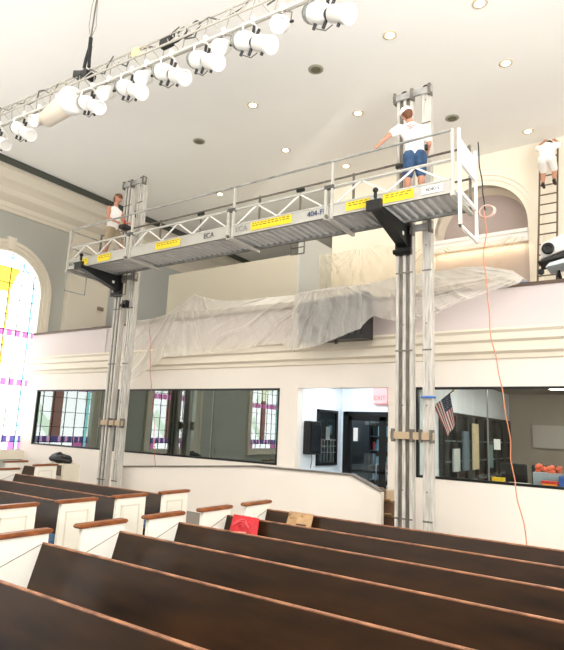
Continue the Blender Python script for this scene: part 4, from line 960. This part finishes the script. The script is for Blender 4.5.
# things in the dark cry room
for k, x in enumerate((-13.2, -11.2, -9.2)):
    o = thing('side_chair', (x, 12.4, 0), ['left', 'middle', 'right'][k] + ' dark chair dimly seen behind the left window', 'chair', 'chairs behind the left window')
    MB().box((x - .22, 12.6, .8), (x + .22, 12.65, 1.35)).build('backrest', darkroom_m, o, bevel=.03); MB().box((x - .22, 12.2, .43), (x + .22, 12.62, .48)).build('seat', darkroom_m, o)
    for dx in (-.2, .2):
        MB().box((x + dx - .015, 12.61, 0), (x + dx + .015, 12.64, .85)).build('leg', blacksteel_m, o); MB().box((x + dx - .015, 12.2, 0), (x + dx + .015, 12.23, .43)).build('leg', blacksteel_m, o)

# ------------------------------------------------------------------ things on the pews
def lerp3(c00, c10, c01, c11, u, v): return lerp(lerp(c00, c10, u), lerp(c01, c11, u), v)
o = thing('red_bag', (-4.45, 5.72, .48), 'bright red folded bag leaning on the fifth pew back', 'bag')
c00, c10, c01, c11 = V(-4.67, 5.66, .50), V(-4.2, 5.66, .50), V(-4.66, 5.80, .89), V(-4.26, 5.80, .885)
m = MB()
def bagf(u, v):
    p = lerp3(c00, c10, c01, c11, u, v).copy(); e = min(u, 1 - u, v, 1 - v); p.y -= .06 * min(1, e * 6) + .02 * noise.noise((u * 6, v * 6, 1)); p.z += .012 * noise.noise((u * 9, v * 3, 2)); return p
m.grid(bagf, 24, 20); m.grid(lambda u, v: lerp3(c00, c10, c01, c11, u, v), 2, 2); m.build('bag_body', red_m, o)
m = MB()
for dx in (-.02, .03): m.tube([bagf(.2 + .06 * t, .72 + .16 * math.sin(t * PI / 10) + dx) - V(0, .012, 0) for t in range(11)], .007, 6)
m.build('handle', mat('pale_red_strap', (236, 90, 96), .6), o)
MB().add([bagf(a, b) - V(0, .006, 0) for a, b in ((.42, .5), (.72, .5), (.72, .58), (.42, .58))], [(0, 1, 2, 3)]).build('print', mat('pink_print', (250, 150, 150), .6), o, fix=False)
o = thing('paper_bag', (-4.2, 6.6, .48), 'crumpled tan paper bag leaning on the farthest pew back', 'paper bag')
m = MB()
def pb(u, v):
    x = -4.40 + .38 * u; z = .52 + .37 * v - .04 * abs(u - .45) * v * 2; y = 6.52 + .13 * v - .10 * math.sin(PI * u) * (1 - .5 * v); d = .035 * noise.noise((u * 5, v * 5, 8))
    return V(x, y + d, z + d)
m.grid(pb, 10, 8, smooth=False); m.grid(lambda u, v: V(-4.40 + .38 * u, 6.53 + .14 * v, .52 + .36 * v), 2, 2); m.build('bag_body', cardboard_m, o)
m = MB(); m.add([pb(a, b) - V(0, .01, 0) for a, b in ((.45, .45), (.9, .42), (.85, .68), (.55, .72))], [(0, 1, 2, 3)]); m.build('opening_shade', mat('bag_shadow', (86, 66, 52), .8), o, fix=False)  # shade inside the bag mouth, painted as a flat dark patch
# carton with a black bag at the far left
o = thing('storage_box', (-12.6, 8.75, 0), 'cream box with dark printed side behind the short white-ended bench', 'box')
MB().box((-12.75, 8.5, 0), (-12.05, 8.95, .93)).build('carton', mat('cream_carton', (226, 218, 196), .7), o)
m = MB(); m.box((-12.5, 8.49, .66), (-12.12, 8.499, .90)); m.build('printed_panel', mat('print_panel', (120, 104, 92), .7, c2=(60, 40, 36), scale=22), o)
m = MB()
def bb(u, v):
    a = 2 * PI * u; b = PI * v; n_ = .04 * noise.noise((math.cos(a) * 2, math.sin(a) * 2, v * 4)); return V(-12.5 + (.36 + n_) * math.sin(b) * math.cos(a), 8.72 + (.2 + n_) * math.sin(b) * math.sin(a), 1.03 + (.12 + n_) * math.cos(b) - .03 * math.cos(a))
m.grid(bb, 24, 12); tag(m.build('black_bag', black_m), 'black bag lying on the cream box below the left window', 'bag')

# drop the helper copies that never got a place
for ob in list(bpy.data.objects):
    if ob.type == 'EMPTY' and ob.get('label') == 'x': ob['label'] = 'white spotlight'
